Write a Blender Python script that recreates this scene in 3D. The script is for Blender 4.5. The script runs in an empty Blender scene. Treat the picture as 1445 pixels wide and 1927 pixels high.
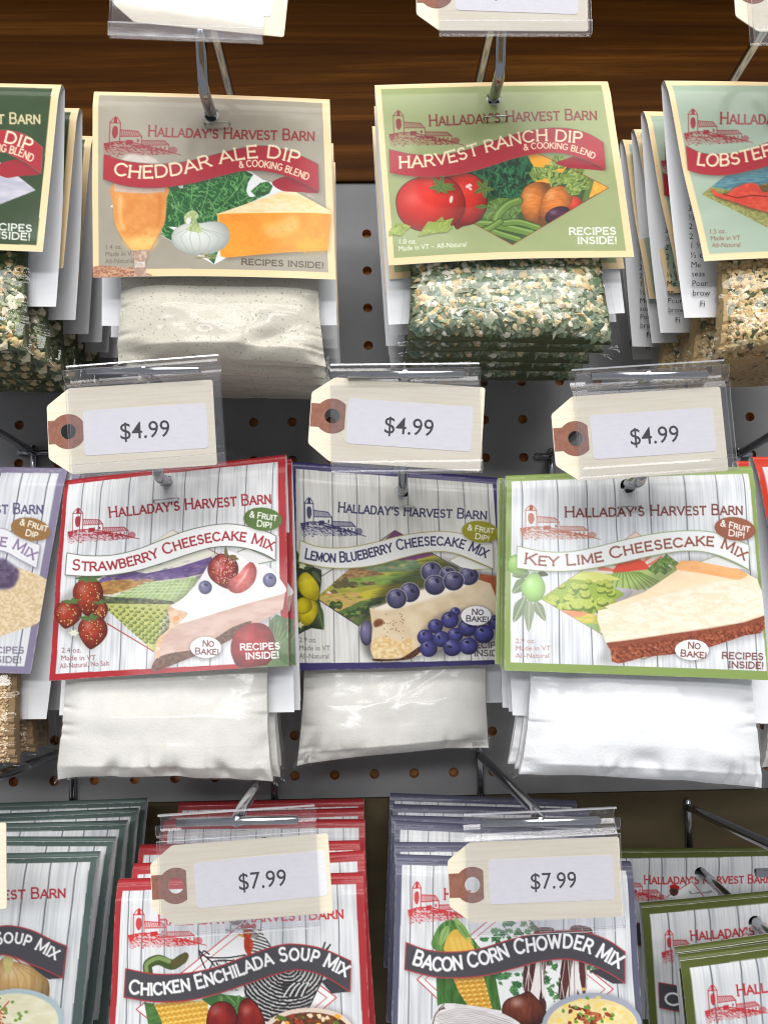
import bpy, math, random
import numpy as np
from mathutils import Vector, Matrix
from mathutils.geometry import tessellate_polygon

SC = bpy.context.scene
random.seed(7)
RNG = np.random.default_rng(11)

# ------------------------------------------------------------------ camera, world, lamps, exposure
FPX, PW, PH = 1450.0, 1445.0, 1927.0          # focal length and size of the photograph in its own pixels
BOARD = 0.504                                   # metres from the lens to the pegboard (plane y = 0)
def _n(v): return v / np.linalg.norm(v)
_Y = _n(np.array([(690 - PW/2)/FPX, -(1060 - PH/2)/FPX, -1.0]))
_roll = math.radians(0.8)
_Z0 = np.array([-math.sin(_roll), math.cos(_roll), 0.0])
_Z = _n(_Z0 - _Z0.dot(_Y)*_Y)
_X = np.cross(_Y, _Z)
W2C = np.column_stack([_X, _Y, _Z])             # world -> camera axes
CAMPOS = np.array([0.0, -BOARD, 0.0])

cam = bpy.data.cameras.new('camera')
cam.sensor_fit = 'VERTICAL'; cam.sensor_height = 24.0
cam.lens = FPX/PH*24.0
cam.clip_start = 0.01; cam.clip_end = 50
camo = bpy.data.objects.new('camera', cam)
SC.collection.objects.link(camo)
_m = Matrix([list(r) for r in W2C.T]).to_4x4()
_m.translation = Vector(CAMPOS)
camo.matrix_world = _m
SC.camera = camo

world = bpy.data.worlds.new('World'); SC.world = world; world.use_nodes = True
_bg = world.node_tree.nodes['Background']
_bg.inputs[0].default_value = (0.93, 0.96, 1.0, 1); _bg.inputs[1].default_value = 0.36

def area(name, loc, target, sx, sy, power, col=(1, 1, 1)):
    l = bpy.data.lights.new(name, 'AREA'); l.shape = 'RECTANGLE'; l.size = sx; l.size_y = sy
    l.energy = power; l.color = col
    o = bpy.data.objects.new(name, l); SC.collection.objects.link(o)
    o.location = loc
    o.rotation_euler = (Vector(target) - Vector(loc)).to_track_quat('-Z', 'Y').to_euler()
    return o
def lamp(name, az, el, dist, sx, sy, power, col):
    a, e = math.radians(az), math.radians(el); t = Vector((0, -.15, 0))
    return area(name, t + dist*Vector((math.cos(e)*math.sin(a), -math.cos(e)*math.cos(a), math.sin(e))), t, sx, sy, power, col)
lamp('shop_window', -8, 20.5, 4.0, 2.6, .36, 52, (0.98, 0.99, 1.0))
lamp('ceiling_lamp', 12, 31, 3.3, 1.7, .45, 24, (1.0, 0.98, 0.95))
lamp('near_ceiling_lamp', -13, 42.5, 2.2, .9, .2, 5, (1.0, 0.97, 0.93))
lamp('overhead_lamp', 2, 57, 2.6, 2.6, .8, 50, (1.0, 0.98, 0.95))

SC.view_settings.view_transform = 'Standard'
SC.view_settings.look = 'None'
SC.view_settings.exposure = 0.0
SC.view_settings.gamma = 1.0
SC.view_settings.use_curve_mapping = False
SC.cycles.use_denoising = True
SC.cycles.max_bounces = 10
SC.cycles.transparent_max_bounces = 48
SC.cycles.caustics_reflective = False
SC.cycles.caustics_refractive = False
SC.cycles.filter_width = 1.1
try:
    SC.cycles.denoiser = 'OPENIMAGEDENOISE'
    SC.cycles.denoising_input_passes = 'RGB_ALBEDO_NORMAL'
except Exception:
    pass

def unproj(px, py, zc):
    """point seen at photo pixel (px, py), zc metres along the lens axis"""
    v = np.array([(px - PW/2)/FPX*zc, -(py - PH/2)/FPX*zc, -zc])
    return CAMPOS + W2C.T @ v
def unproj_y(px, py, y):
    """point seen at (px, py) on the upright plane y"""
    d = W2C.T @ np.array([(px - PW/2)/FPX, -(py - PH/2)/FPX, -1.0])
    return CAMPOS + d*((y - CAMPOS[1])/d[1])

# ------------------------------------------------------------------ object helpers
def link(o, parent=None):
    SC.collection.objects.link(o)
    if parent is not None: o.parent = parent
    return o
def tag(o, label=None, cat=None, group=None, kind=None):
    if label: o['label'] = label
    if cat: o['category'] = cat
    if group: o['group'] = group
    if kind: o['kind'] = kind
    return o
def empty(name, loc, label, cat, group=None, mat=None):
    o = bpy.data.objects.new(name, None); o.empty_display_size = 0.01
    if mat is not None: o.matrix_world = mat
    else: o.location = loc
    link(o); return tag(o, label, cat, group)
class MB:
    """collects faces (with a material slot and a colour each) and links them as one mesh object"""
    def __init__(s): s.v = []; s.f = []; s.m = []; s.c = []; s.has_c = False; s.n = 0
    def add(s, verts, faces, m=0, col=None):
        verts = np.asarray(verts, float).reshape(-1, 3)
        s.v.append(verts)
        s.f += [tuple(int(i) + s.n for i in f) for f in faces]
        s.m += [m]*len(faces)
        c = np.ones((len(verts), 3))
        if col is not None: c[:] = col; s.has_c = True
        s.c.append(c)
        s.n += len(verts); return s
    def grid(s, P, m=0, col=None, flip=False, skip=None):
        h, w = P.shape[:2]
        idx = np.arange(h*w).reshape(h, w)
        q = np.stack([idx[:-1, :-1], idx[1:, :-1], idx[1:, 1:], idx[:-1, 1:]], -1)
        if skip is not None: q = q[~skip]
        q = q.reshape(-1, 4)
        if flip: q = q[:, ::-1]
        c = None if col is None else np.asarray(col).reshape(-1, 3) if np.ndim(col) > 1 else col
        return s.add(P.reshape(-1, 3), q.tolist(), m, c)
    def box(s, lo, hi, m=0, col=None):
        (x0, y0, z0), (x1, y1, z1) = lo, hi
        v = [(x0,y0,z0),(x1,y0,z0),(x1,y1,z0),(x0,y1,z0),(x0,y0,z1),(x1,y0,z1),(x1,y1,z1),(x0,y1,z1)]
        return s.add(v, [(0,3,2,1),(4,5,6,7),(0,1,5,4),(1,2,6,5),(2,3,7,6),(3,0,4,7)], m, col)
    def tube(s, pts, r, n=14, m=0):
        pts = [np.array(p, float) for p in pts]
        T = [_n(pts[min(i+1, len(pts)-1)] - pts[max(i-1, 0)]) for i in range(len(pts))]
        a = np.array([0, 0, 1.0]) if abs(T[0][2]) < .9 else np.array([1.0, 0, 0])
        U = _n(np.cross(T[0], a)); rings = []
        for p, t in zip(pts, T):
            U = _n(U - U.dot(t)*t); V = np.cross(t, U)
            rings.append([p + r*(math.cos(k*2*math.pi/n)*U + math.sin(k*2*math.pi/n)*V) for k in range(n)])
        # a slightly rounded tip
        tip = [pts[-1] + T[-1]*r*.5 + .6*(q - pts[-1]) for q in rings[-1]]; rings.append(tip)
        v = np.array(rings).reshape(-1, 3); f = []
        for i in range(len(rings) - 1):
            for k in range(n):
                f.append((i*n+k, i*n+(k+1) % n, (i+1)*n+(k+1) % n, (i+1)*n+k))
        f.append(tuple(range(n))[::-1]); f.append(tuple((len(rings)-1)*n + k for k in range(n)))
        return s.add(v, f, m)
    def prism(s, loops, thick, m=0, col=None, plane=lambda x, z, d: (x, d, z)):
        """a flat outline (first loop) with holes (the rest), thickened backwards"""
        tris = tessellate_polygon([[Vector((x, z, 0)) for x, z in lp] for lp in loops])
        flat = [p for lp in loops for p in lp]; n = len(flat)
        v = [plane(x, z, 0) for x, z in flat] + [plane(x, z, thick) for x, z in flat]
        f = []
        for t in tris:
            a, b, c = (flat[i] for i in t)
            if (b[0]-a[0])*(c[1]-a[1]) - (b[1]-a[1])*(c[0]-a[0]) < 0: t = t[::-1]
            f.append(tuple(t)); f.append(tuple(i + n for i in t[::-1]))
        k = 0
        for lp in loops:
            for i in range(len(lp)):
                a, b = k + i, k + (i+1) % len(lp)
                f.append((a, a + n, b + n, b))
            k += len(lp)
        return s.add(v, f, m, col)
    def build(s, name, mats, parent=None, smooth=False, origin=None, kind=None):
        V = np.concatenate(s.v) if s.v else np.zeros((0, 3))
        if origin is not None: V = V - np.asarray(origin)
        me = bpy.data.meshes.new(name)
        nf = len(s.f)
        tot = np.array([len(f) for f in s.f], np.int32)
        flat = np.fromiter((i for f in s.f for i in f), np.int32, int(tot.sum()))
        me.vertices.add(len(V)); me.vertices.foreach_set('co', V.astype(np.float32).ravel())
        me.loops.add(len(flat)); me.loops.foreach_set('vertex_index', flat)
        me.polygons.add(nf)
        me.polygons.foreach_set('loop_start', (np.cumsum(tot) - tot).astype(np.int32))
        for m in (mats if isinstance(mats, (list, tuple)) else [mats]): me.materials.append(m)
        me.polygons.foreach_set('material_index', np.array(s.m, np.int32))
        if s.has_c:
            at = me.attributes.new('print', 'FLOAT_COLOR', 'POINT')
            c = np.concatenate(s.c); c = np.concatenate([c, np.ones((len(c), 1))], 1)
            at.data.foreach_set('color', c.astype(np.float32).ravel())
        me.polygons.foreach_set('use_smooth', np.full(nf, bool(smooth)))
        me.update(calc_edges=True); me.validate()
        o = bpy.data.objects.new(name, me)
        link(o, parent)
        if kind: o['kind'] = kind
        return o
def copy_tree(o, parent=None):
    c = o.copy(); SC.collection.objects.link(c)
    if parent is not None: c.parent = parent
    for ch in list(o.children): copy_tree(ch, c)
    return c

def lin(c):
    c = np.asarray(c, float)
    if c.max() > 1.001: c = c/255.0
    return np.where(c <= .04045, c/12.92, ((c + .055)/1.055)**2.4)

# ------------------------------------------------------------------ materials
def mat_new(name):
    m = bpy.data.materials.new(name); m.use_nodes = True
    nt = m.node_tree; return m, nt, nt.nodes['Principled BSDF']
def mat(name, col, rough=.5, metal=0, spec=.5, coat=0, coat_rough=.1, bump=None, var=None, sss=0):
    m, nt, b = mat_new(name)
    c = tuple(lin(col)) + (1,)
    b.inputs['Base Color'].default_value = c
    b.inputs['Roughness'].default_value = rough; b.inputs['Metallic'].default_value = metal
    b.inputs['Specular IOR Level'].default_value = spec
    b.inputs['Coat Weight'].default_value = coat; b.inputs['Coat Roughness'].default_value = coat_rough
    tc = nt.nodes.new('ShaderNodeTexCoord')
    if var:                                        # (second colour, scale xyz, low, high)
        c2, sc, lo, hi = var
        mp = nt.nodes.new('ShaderNodeMapping'); mp.inputs['Scale'].default_value = sc
        nz = nt.nodes.new('ShaderNodeTexNoise'); nz.inputs['Scale'].default_value = 1; nz.inputs['Detail'].default_value = 6
        mr = nt.nodes.new('ShaderNodeMapRange'); mr.inputs[1].default_value = lo; mr.inputs[2].default_value = hi
        mx = nt.nodes.new('ShaderNodeMix'); mx.data_type = 'RGBA'
        mx.inputs[6].default_value = c; mx.inputs[7].default_value = tuple(lin(c2)) + (1,)
        nt.links.new(tc.outputs['Object'], mp.inputs['Vector']); nt.links.new(mp.outputs[0], nz.inputs['Vector'])
        nt.links.new(nz.outputs[0], mr.inputs[0]); nt.links.new(mr.outputs[0], mx.inputs[0])
        nt.links.new(mx.outputs[2], b.inputs['Base Color'])
    if bump:                                       # (scale xyz, strength, distance)
        sc, st, di = bump
        mp = nt.nodes.new('ShaderNodeMapping'); mp.inputs['Scale'].default_value = sc
        nz = nt.nodes.new('ShaderNodeTexNoise'); nz.inputs['Scale'].default_value = 1; nz.inputs['Detail'].default_value = 5
        bp = nt.nodes.new('ShaderNodeBump'); bp.inputs['Strength'].default_value = st; bp.inputs['Distance'].default_value = di
        nt.links.new(tc.outputs['Object'], mp.inputs['Vector']); nt.links.new(mp.outputs[0], nz.inputs['Vector'])
        nt.links.new(nz.outputs[0], bp.inputs['Height']); nt.links.new(bp.outputs[0], b.inputs['Normal'])
    return m
def mat_print(name, rough=.5, coat=.22, coat_rough=.12, spec=.22, bump=.06):
    m, nt, b = mat_new(name)
    at = nt.nodes.new('ShaderNodeAttribute'); at.attribute_name = 'print'
    nt.links.new(at.outputs['Color'], b.inputs['Base Color'])
    b.inputs['Roughness'].default_value = rough; b.inputs['Specular IOR Level'].default_value = spec
    b.inputs['Coat Weight'].default_value = coat; b.inputs['Coat Roughness'].default_value = coat_rough
    tc = nt.nodes.new('ShaderNodeTexCoord')
    nz = nt.nodes.new('ShaderNodeTexNoise'); nz.inputs['Scale'].default_value = 900; nz.inputs['Detail'].default_value = 3
    bp = nt.nodes.new('ShaderNodeBump'); bp.inputs['Strength'].default_value = bump; bp.inputs['Distance'].default_value = .0004
    nt.links.new(tc.outputs['Object'], nz.inputs['Vector']); nt.links.new(nz.outputs[0], bp.inputs['Height'])
    nt.links.new(bp.outputs[0], b.inputs['Normal'])
    return m
def mat_film(name, tint=(1, 1, 1), ior=1.45, rough=.06, gain=1.0, haze=0.0, bump=None):
    """thin clear plastic: mostly lets light straight through, mirrors more at grazing angles"""
    m = bpy.data.materials.new(name); m.use_nodes = True; nt = m.node_tree
    for n in list(nt.nodes): nt.nodes.remove(n)
    out = nt.nodes.new('ShaderNodeOutputMaterial')
    tr = nt.nodes.new('ShaderNodeBsdfTransparent'); tr.inputs[0].default_value = (*tint, 1)
    gl = nt.nodes.new('ShaderNodeBsdfGlossy'); gl.inputs['Roughness'].default_value = rough
    gl.inputs[0].default_value = (1, 1, 1, 1)
    fr = nt.nodes.new('ShaderNodeLayerWeight'); fr.inputs[0].default_value = .5
    pw = nt.nodes.new('ShaderNodeMath'); pw.operation = 'POWER'; pw.inputs[1].default_value = 5
    r0 = ((ior - 1)/(ior + 1))**2*gain
    mu = nt.nodes.new('ShaderNodeMath'); mu.operation = 'MULTIPLY_ADD'; mu.inputs[1].default_value = .9*gain; mu.inputs[2].default_value = r0; mu.use_clamp = True
    mx = nt.nodes.new('ShaderNodeMixShader')
    nt.links.new(fr.outputs['Facing'], pw.inputs[0]); nt.links.new(pw.outputs[0], mu.inputs[0]); nt.links.new(mu.outputs[0], mx.inputs[0])
    nt.links.new(gl.outputs[0], mx.inputs[2])
    if haze:
        df = nt.nodes.new('ShaderNodeBsdfDiffuse'); df.inputs[0].default_value = (.85, .87, .93, 1)
        m2 = nt.nodes.new('ShaderNodeMixShader'); m2.inputs[0].default_value = haze
        nt.links.new(tr.outputs[0], m2.inputs[1]); nt.links.new(df.outputs[0], m2.inputs[2])
        nt.links.new(m2.outputs[0], mx.inputs[1])
    else:
        nt.links.new(tr.outputs[0], mx.inputs[1])
    if bump:
        tc = nt.nodes.new('ShaderNodeTexCoord'); nz = nt.nodes.new('ShaderNodeTexNoise')
        nz.inputs['Scale'].default_value = bump[0]; nz.inputs['Detail'].default_value = 3
        bp = nt.nodes.new('ShaderNodeBump'); bp.inputs['Strength'].default_value = bump[1]; bp.inputs['Distance'].default_value = bump[2]
        nt.links.new(tc.outputs['Object'], nz.inputs['Vector']); nt.links.new(nz.outputs[0], bp.inputs['Height'])
        nt.links.new(bp.outputs[0], gl.inputs['Normal']); nt.links.new(bp.outputs[0], fr.inputs['Normal'])
    nt.links.new(mx.outputs[0], out.inputs[0])
    return m

M_PRINT = mat_print('printed_card')
M_FLAKE = mat_print('dried_flakes', rough=.7, coat=0, spec=.3, bump=.3)
M_PAPER = mat('white_paper', (236, 237, 240), .6, spec=.3, bump=((700, 700, 700), .06, .0004))
M_INK = mat('black_ink', (22, 20, 28), .7, spec=.1)
M_MANILA = mat('manila_card', (243, 235, 213), .75, spec=.25, var=((232, 221, 194), (30, 30, 900), .4, .75), bump=((60, 60, 1600), .12, .0003))
M_KRAFT = mat('kraft_ring', (156, 108, 92), .8, spec=.2, var=((140, 92, 76), (500, 500, 500), .4, .7))
M_STICKER = mat('white_sticker', (243, 241, 243), .5, spec=.35, var=((237, 235, 238), (250, 250, 900), .4, .7))
M_CHROME = mat('chrome_wire', (172, 174, 180), .15, metal=1, bump=((400, 400, 400), .05, .0003))
M_STEEL = mat('staple_steel', (170, 170, 172), .3, metal=1)
M_FILM = mat_film('pouch_film', (.997, .997, .996), 1.5, .13, .5, bump=(70, .3, .0014))
M_FILM_CLEAR = mat_film('clear_pouch_film', (.995, .995, .993), 1.5, .055, .8, bump=(26, .3, .003))
M_HOLDER = mat_film('clear_plastic', (.985, .985, .992), 1.5, .05, .8, haze=.012, bump=(25, .03, .002))
M_HOLDER_EDGE = mat_film('clear_plastic_edge', (.97, .97, .985), 1.5, .08, 1.2, haze=.38)
# ------------------------------------------------------------------ lettering: engraved-style capitals drawn as strokes
def arc(cx, cy, rx, ry, a0, a1, n=12):
    return [(cx + rx*math.cos(math.radians(a0 + (a1-a0)*i/n)), cy + ry*math.sin(math.radians(a0 + (a1-a0)*i/n))) for i in range(n+1)]
GL = {
 'A': (.94, [[(.02,0),(.47,1),(.92,0)], [(.18,.33),(.76,.33)]]),
 'B': (.80, [[(.08,0),(.08,1)], [(.08,1),(.46,1)]+arc(.46,.76,.24,.24,90,-90,8)+[(.08,.52)], [(.08,.52),(.48,.52)]+arc(.48,.26,.27,.26,90,-90,8)+[(.08,0)]]),
 'C': (.92, [arc(.49,.5,.46,.5,45,315,20)]),
 'D': (.92, [[(.08,0),(.08,1)], [(.08,1),(.42,1)]+arc(.42,.5,.45,.5,90,-90,14)+[(.08,0)]]),
 'E': (.74, [[(.08,0),(.08,1)], [(.08,1),(.68,1)], [(.08,.52),(.56,.52)], [(.08,0),(.70,0)]]),
 'F': (.70, [[(.08,0),(.08,1)], [(.08,1),(.66,1)], [(.08,.5),(.54,.5)]]),
 'G': (.95, [arc(.49,.5,.46,.5,45,325,20)+[(.87,.42)], [(.60,.42),(.94,.42)]]),
 'H': (.92, [[(.09,0),(.09,1)], [(.83,0),(.83,1)], [(.09,.52),(.83,.52)]]),
 'I': (.22, [[(.11,0),(.11,1)]]),
 'J': (.60, [[(.48,1),(.48,.3)]+arc(.26,.3,.22,.3,0,-160,8)]),
 'K': (.86, [[(.09,0),(.09,1)], [(.80,1),(.09,.42)], [(.32,.60),(.84,0)]]),
 'L': (.68, [[(.08,0),(.08,1)], [(.08,0),(.64,0)]]),
 'M': (1.08, [[(.08,0),(.10,1),(.54,.12),(.98,1),(1.0,0)]]),
 'N': (.94, [[(.09,0),(.09,1),(.85,0),(.85,1)]]),
 'O': (1.0, [arc(.5,.5,.47,.5,0,360,24)]),
 'P': (.76, [[(.08,0),(.08,1)], [(.08,1),(.44,1)]+arc(.44,.72,.27,.28,90,-90,8)+[(.08,.44)]]),
 'Q': (1.0, [arc(.5,.5,.47,.5,0,360,24), [(.6,.25),(.95,-.08)]]),
 'R': (.84, [[(.08,0),(.08,1)], [(.08,1),(.46,1)]+arc(.46,.74,.26,.26,90,-90,8)+[(.08,.48)], [(.44,.48),(.82,0)]]),
 'S': (.76, [arc(.38,.745,.28,.255,40,250,12)+arc(.38,.265,.30,.265,80,-145,12)]),
 'T': (.80, [[(.40,0),(.40,1)], [(.03,1),(.77,1)]]),
 'U': (.88, [[(.09,1),(.09,.36)]+arc(.44,.36,.35,.36,180,360,12)+[(.79,1)]]),
 'V': (.92, [[(.02,1),(.46,0),(.90,1)]]),
 'W': (1.26, [[(.02,1),(.33,0),(.63,.92),(.93,0),(1.24,1)]]),
 'X': (.88, [[(.04,0),(.84,1)], [(.04,1),(.84,0)]]),
 'Y': (.88, [[(.02,1),(.44,.46),(.86,1)], [(.44,.46),(.44,0)]]),
 'Z': (.80, [[(.06,1),(.74,1),(.06,0),(.76,0)]]),
 '&': (.86, [[(.84,0),(.24,.72)]+arc(.40,.80,.17,.20,205,-20,8)+[(.20,.46)]+arc(.34,.25,.28,.25,130,300,8)+[(.80,.48)]]),
 "'": (.20, [[(.10,1),(.06,.74)]]),
 '!': (.26, [[(.13,1),(.13,.32)], [(.13,.06),(.13,.0)]]),
 ' ': (.46, []),
}
def _seg_d(p, a, b):
    a, b, p = map(np.array, (a, b, p)); d = b - a; L = d.dot(d)
    t = 0 if L == 0 else min(1, max(0, (p-a).dot(d)/L)); return float(np.linalg.norm(p - a - t*d))
def _serifs(ch):
    w, st = GL[ch]; out = []
    if ch in "!'&OQ ": return out
    for i, s in enumerate(st):
        for e, nx in ((s[0], s[1]), (s[-1], s[-2])):
            if any(_seg_d(e, q[k], q[k+1]) < .03 for j, q in enumerate(st) if j != i for k in range(len(q)-1)): continue
            dx, dy = e[0]-nx[0], e[1]-nx[1]; k = .085
            out.append([(e[0]-k, e[1]), (e[0]+k, e[1])] if abs(dy) >= abs(dx)*.8 else [(e[0], e[1]-k), (e[0], e[1]+k)])
    return out
SER = {c: _serifs(c) for c in GL}

_txt = {}
def font_tris(s, bold=0.0):
    """triangles of a line of thin sans text; cap height 1, starting at x = 0"""
    if (s, bold) in _txt: return _txt[(s, bold)]
    cu = bpy.data.curves.new('t', 'FONT'); cu.body = s; cu.resolution_u = 3; cu.offset = bold
    o = bpy.data.objects.new('t', cu); SC.collection.objects.link(o)
    dg = bpy.context.evaluated_depsgraph_get(); dg.update()
    me = o.evaluated_get(dg).to_mesh(); me.calc_loop_triangles()
    v = np.array([tuple(x.co)[:2] for x in me.vertices]).reshape(-1, 2)
    t = [tuple(x.vertices) for x in me.loop_triangles]
    bpy.data.objects.remove(o); bpy.data.curves.remove(cu)
    _txt[(s, bold)] = (v/CAP[0], t); return _txt[(s, bold)]
CAP = [1.0]
_v, _ = font_tris('H'); CAP[0] = float(_v[:, 1].max()); _txt.clear()

def smooth_pts(P, closed=False, n=8):
    P = np.asarray(P, float); m = len(P); out = []
    if m < 3: return P
    rng = range(m if closed else m - 1)
    for i in rng:
        p0 = P[(i-1) % m] if closed or i > 0 else 2*P[0] - P[1]
        p1 = P[i]; p2 = P[(i+1) % m]
        p3 = P[(i+2) % m] if closed or i + 2 < m else 2*P[-1] - P[-2]
        for k in range(n):
            t = k/n
            out.append(.5*((2*p1) + (p2-p0)*t + (2*p0-5*p1+4*p2-p3)*t*t + (3*p1-p0-3*p2+p3)*t**3))
    if not closed: out.append(P[-1])
    return np.array(out)
def vnoise(h, w, sy, sx, seed):
    r = np.random.default_rng(seed)
    gh, gw = int(h/sy) + 3, int(w/sx) + 3
    g = r.random((gh, gw))
    y = np.arange(h)/sy; x = np.arange(w)/sx
    iy = y.astype(int); ix = x.astype(int); fy = (y - iy)[:, None]; fx = (x - ix)[None]
    fy = fy*fy*(3-2*fy); fx = fx*fx*(3-2*fx)
    a = g[iy][:, ix]; b = g[iy][:, ix+1]; c = g[iy+1][:, ix]; d = g[iy+1][:, ix+1]
    return (a*(1-fx) + b*fx)*(1-fy) + (c*(1-fx) + d*fx)*fy
def blur(m, r):
    r = int(max(1, round(r)))
    for _ in range(2):
        for ax in (0, 1):
            p = np.pad(m, [(r+1, r) if i == ax else (0, 0) for i in (0, 1)])
            c = np.cumsum(p, ax); k = 2*r + 1
            m = (np.take(c, range(k, c.shape[ax]), ax) - np.take(c, range(0, c.shape[ax]-k), ax))/k
    return m

class Canvas:
    """flat printed artwork of one card, drawn in the card's own plane"""
    SS = 2
    def __init__(s, corners, W, H, bg, cell=.00030):
        s.gx, s.gy = int(round(W/cell)), int(round(H/cell))
        s.nx, s.ny = s.gx*s.SS, s.gy*s.SS
        s.corners = [tuple(map(float, c)) for c in corners]
        dst = [(0, 0), (s.nx, 0), (s.nx, s.ny), (0, s.ny)]
        A, b = [], []
        for (x, y), (u, v) in zip(s.corners, dst):
            A.append([x, y, 1, 0, 0, 0, -u*x, -u*y]); b.append(u)
            A.append([0, 0, 0, x, y, 1, -v*x, -v*y]); b.append(v)
        s.Hm = np.append(np.linalg.solve(np.array(A), np.array(b)), 1).reshape(3, 3)
        s.img = np.zeros((s.ny, s.nx, 3), np.float32); s.img[:] = np.array(bg)/255.0
        s.seed = 1; s.crop(0, 0, 1)
    def crop(s, ox, oy, sc):
        s.o = (ox, oy, sc)
        w = np.linalg.norm(np.subtract(s.corners[1], s.corners[0]))
        s.k = sc*s.nx/w; return s
    def T(s, P):
        P = np.asarray(P, float)*s.o[2] + np.array(s.o[:2])
        q = np.c_[P, np.ones(len(P))] @ s.Hm.T
        return q[:, :2]/q[:, 2:]
    def uv(s, P): return np.asarray(P, float)*np.array([s.nx, s.ny])
    def _mask(s, P, f=0):
        pad = int(f*s.k*2.5) + 2
        x0 = max(0, int(P[:, 0].min()) - pad); x1 = min(s.nx, int(P[:, 0].max()) + pad + 1)
        y0 = max(0, int(P[:, 1].min()) - pad); y1 = min(s.ny, int(P[:, 1].max()) + pad + 1)
        if x1 <= x0 or y1 <= y0: return None, None
        Y = (np.arange(y0, y1) + .5)[:, None]; X = (np.arange(x0, x1) + .5)[None]
        m = np.zeros((y1-y0, x1-x0), bool)
        for (ax, ay), (bx, by) in zip(P, np.roll(P, -1, 0)):
            if ay == by: continue
            c = (ay > Y) != (by > Y)
            if not c.any(): continue
            xi = ax + (Y - ay)*(bx - ax)/(by - ay)
            m ^= c & (X < xi)
        m = m.astype(np.float32)
        if f: m = blur(m, f*s.k)
        return (slice(y0, y1), slice(x0, x1)), m
    def clipmask(s, pts, smooth=False, uv=False):
        P = s.uv(pts) if uv else s.T(smooth_pts(pts, True) if smooth else pts)
        sl, m = s._mask(P); M = np.zeros((s.ny, s.nx), np.float32)
        if sl: M[sl] = m
        return M
    def comp(s, sl, m, col, a=1, clip=None):
        if clip is not None: m = m*clip[sl]
        m = (m*a)[..., None]
        s.img[sl] = s.img[sl]*(1-m) + np.asarray(col, np.float32)*m
    def fillcol(s, sl, col, nz, grad):
        h = sl[0].stop - sl[0].start; w = sl[1].stop - sl[1].start
        c = np.empty((h, w, 3)); c[:] = np.array(col)/255.0
        if grad:
            c2, p0, p1 = grad; p0, p1 = s.T([p0, p1]); d = p1 - p0
            Y = np.arange(sl[0].start, sl[0].stop)[:, None]; X = np.arange(sl[1].start, sl[1].stop)[None]
            t = np.clip(((X-p0[0])*d[0] + (Y-p0[1])*d[1])/d.dot(d), 0, 1)[..., None]
            c = c*(1-t) + np.array(c2)/255.0*t
        if nz:
            c2, amt, sx, sy = nz; s.seed += 1
            n = vnoise(h, w, max(1, sy*s.k), max(1, sx*s.k), s.seed)
            n = .65*n + .35*vnoise(h, w, max(1, sy*s.k/2.3), max(1, sx*s.k/2.3), s.seed + 500)
            t = (np.clip((n - .3)/.4, 0, 1)*amt)[..., None]
            c = c*(1-t) + np.array(c2)/255.0*t
        return c
    def poly(s, pts, col, smooth=False, f=0, a=1, nz=None, grad=None, clip=None, uv=False):
        P = s.uv(pts) if uv else s.T(smooth_pts(pts, True) if smooth else pts)
        sl, m = s._mask(P, f)
        if sl is None: return
        s.comp(sl, m, s.fillcol(sl, col, nz, grad), a, clip)
    def stroke(s, pts, w, col, smooth=True, a=1, clip=None, close=False):
        P = list(pts) + ([pts[0]] if close else [])
        P = s.T(smooth_pts(P) if smooth else P); s._stroke(P, w*s.k/2, np.array(col)/255.0, a, clip)
    def _stroke(s, P, r, col, a=1, clip=None):
        pad = r + 2
        x0 = max(0, int(P[:, 0].min() - pad)); x1 = min(s.nx, int(P[:, 0].max() + pad) + 1)
        y0 = max(0, int(P[:, 1].min() - pad)); y1 = min(s.ny, int(P[:, 1].max() + pad) + 1)
        if x1 <= x0 or y1 <= y0: return
        D = np.full((y1-y0, x1-x0), 1e9, np.float32)
        for A, B in zip(P[:-1], P[1:]):
            bx0 = max(x0, int(min(A[0], B[0]) - pad)); bx1 = min(x1, int(max(A[0], B[0]) + pad) + 1)
            by0 = max(y0, int(min(A[1], B[1]) - pad)); by1 = min(y1, int(max(A[1], B[1]) + pad) + 1)
            if bx1 <= bx0 or by1 <= by0: continue
            X = (np.arange(bx0, bx1) + .5)[None]; Y = (np.arange(by0, by1) + .5)[:, None]
            d = B - A; L = max(1e-9, d.dot(d))
            t = np.clip(((X-A[0])*d[0] + (Y-A[1])*d[1])/L, 0, 1)
            dd = np.hypot(X - A[0] - t*d[0], Y - A[1] - t*d[1])
            v = D[by0-y0:by1-y0, bx0-x0:bx1-x0]; np.minimum(v, dd, out=v)
        s.comp((slice(y0, y1), slice(x0, x1)), np.clip(r - D + .5, 0, 1)*min(1, 2*r), col, a, clip)
    def ell(s, cx, cy, rx, ry, col, ang=0, **kw):
        t = np.linspace(0, 2*math.pi, 40)[:-1]; a = math.radians(ang)
        x, y = rx*np.cos(t), ry*np.sin(t)
        s.poly(np.c_[cx + x*math.cos(a) - y*math.sin(a), cy + x*math.sin(a) + y*math.cos(a)], col, **kw)
    def ball(s, cx, cy, rx, ry, col, ang=0, dark=.5, hi=.35, nz=None, clip=None, edge=None, pts=None, hl=(-.35, -.4)):
        """round printed fruit: shaded drawing inside an outline"""
        if pts is None:
            t = np.linspace(0, 2*math.pi, 44)[:-1]; a = math.radians(ang)
            x, y = rx*np.cos(t), ry*np.sin(t)
            Q = np.c_[cx + x*math.cos(a) - y*math.sin(a), cy + x*math.sin(a) + y*math.cos(a)]
        else: Q = smooth_pts(pts, True)
        P = s.T(Q); sl, m = s._mask(P)
        if sl is None: return
        c0 = s.T([(cx, cy)])[0]; ex = s.T([(cx + 1, cy)])[0] - c0; ey = s.T([(cx, cy + 1)])[0] - c0
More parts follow.
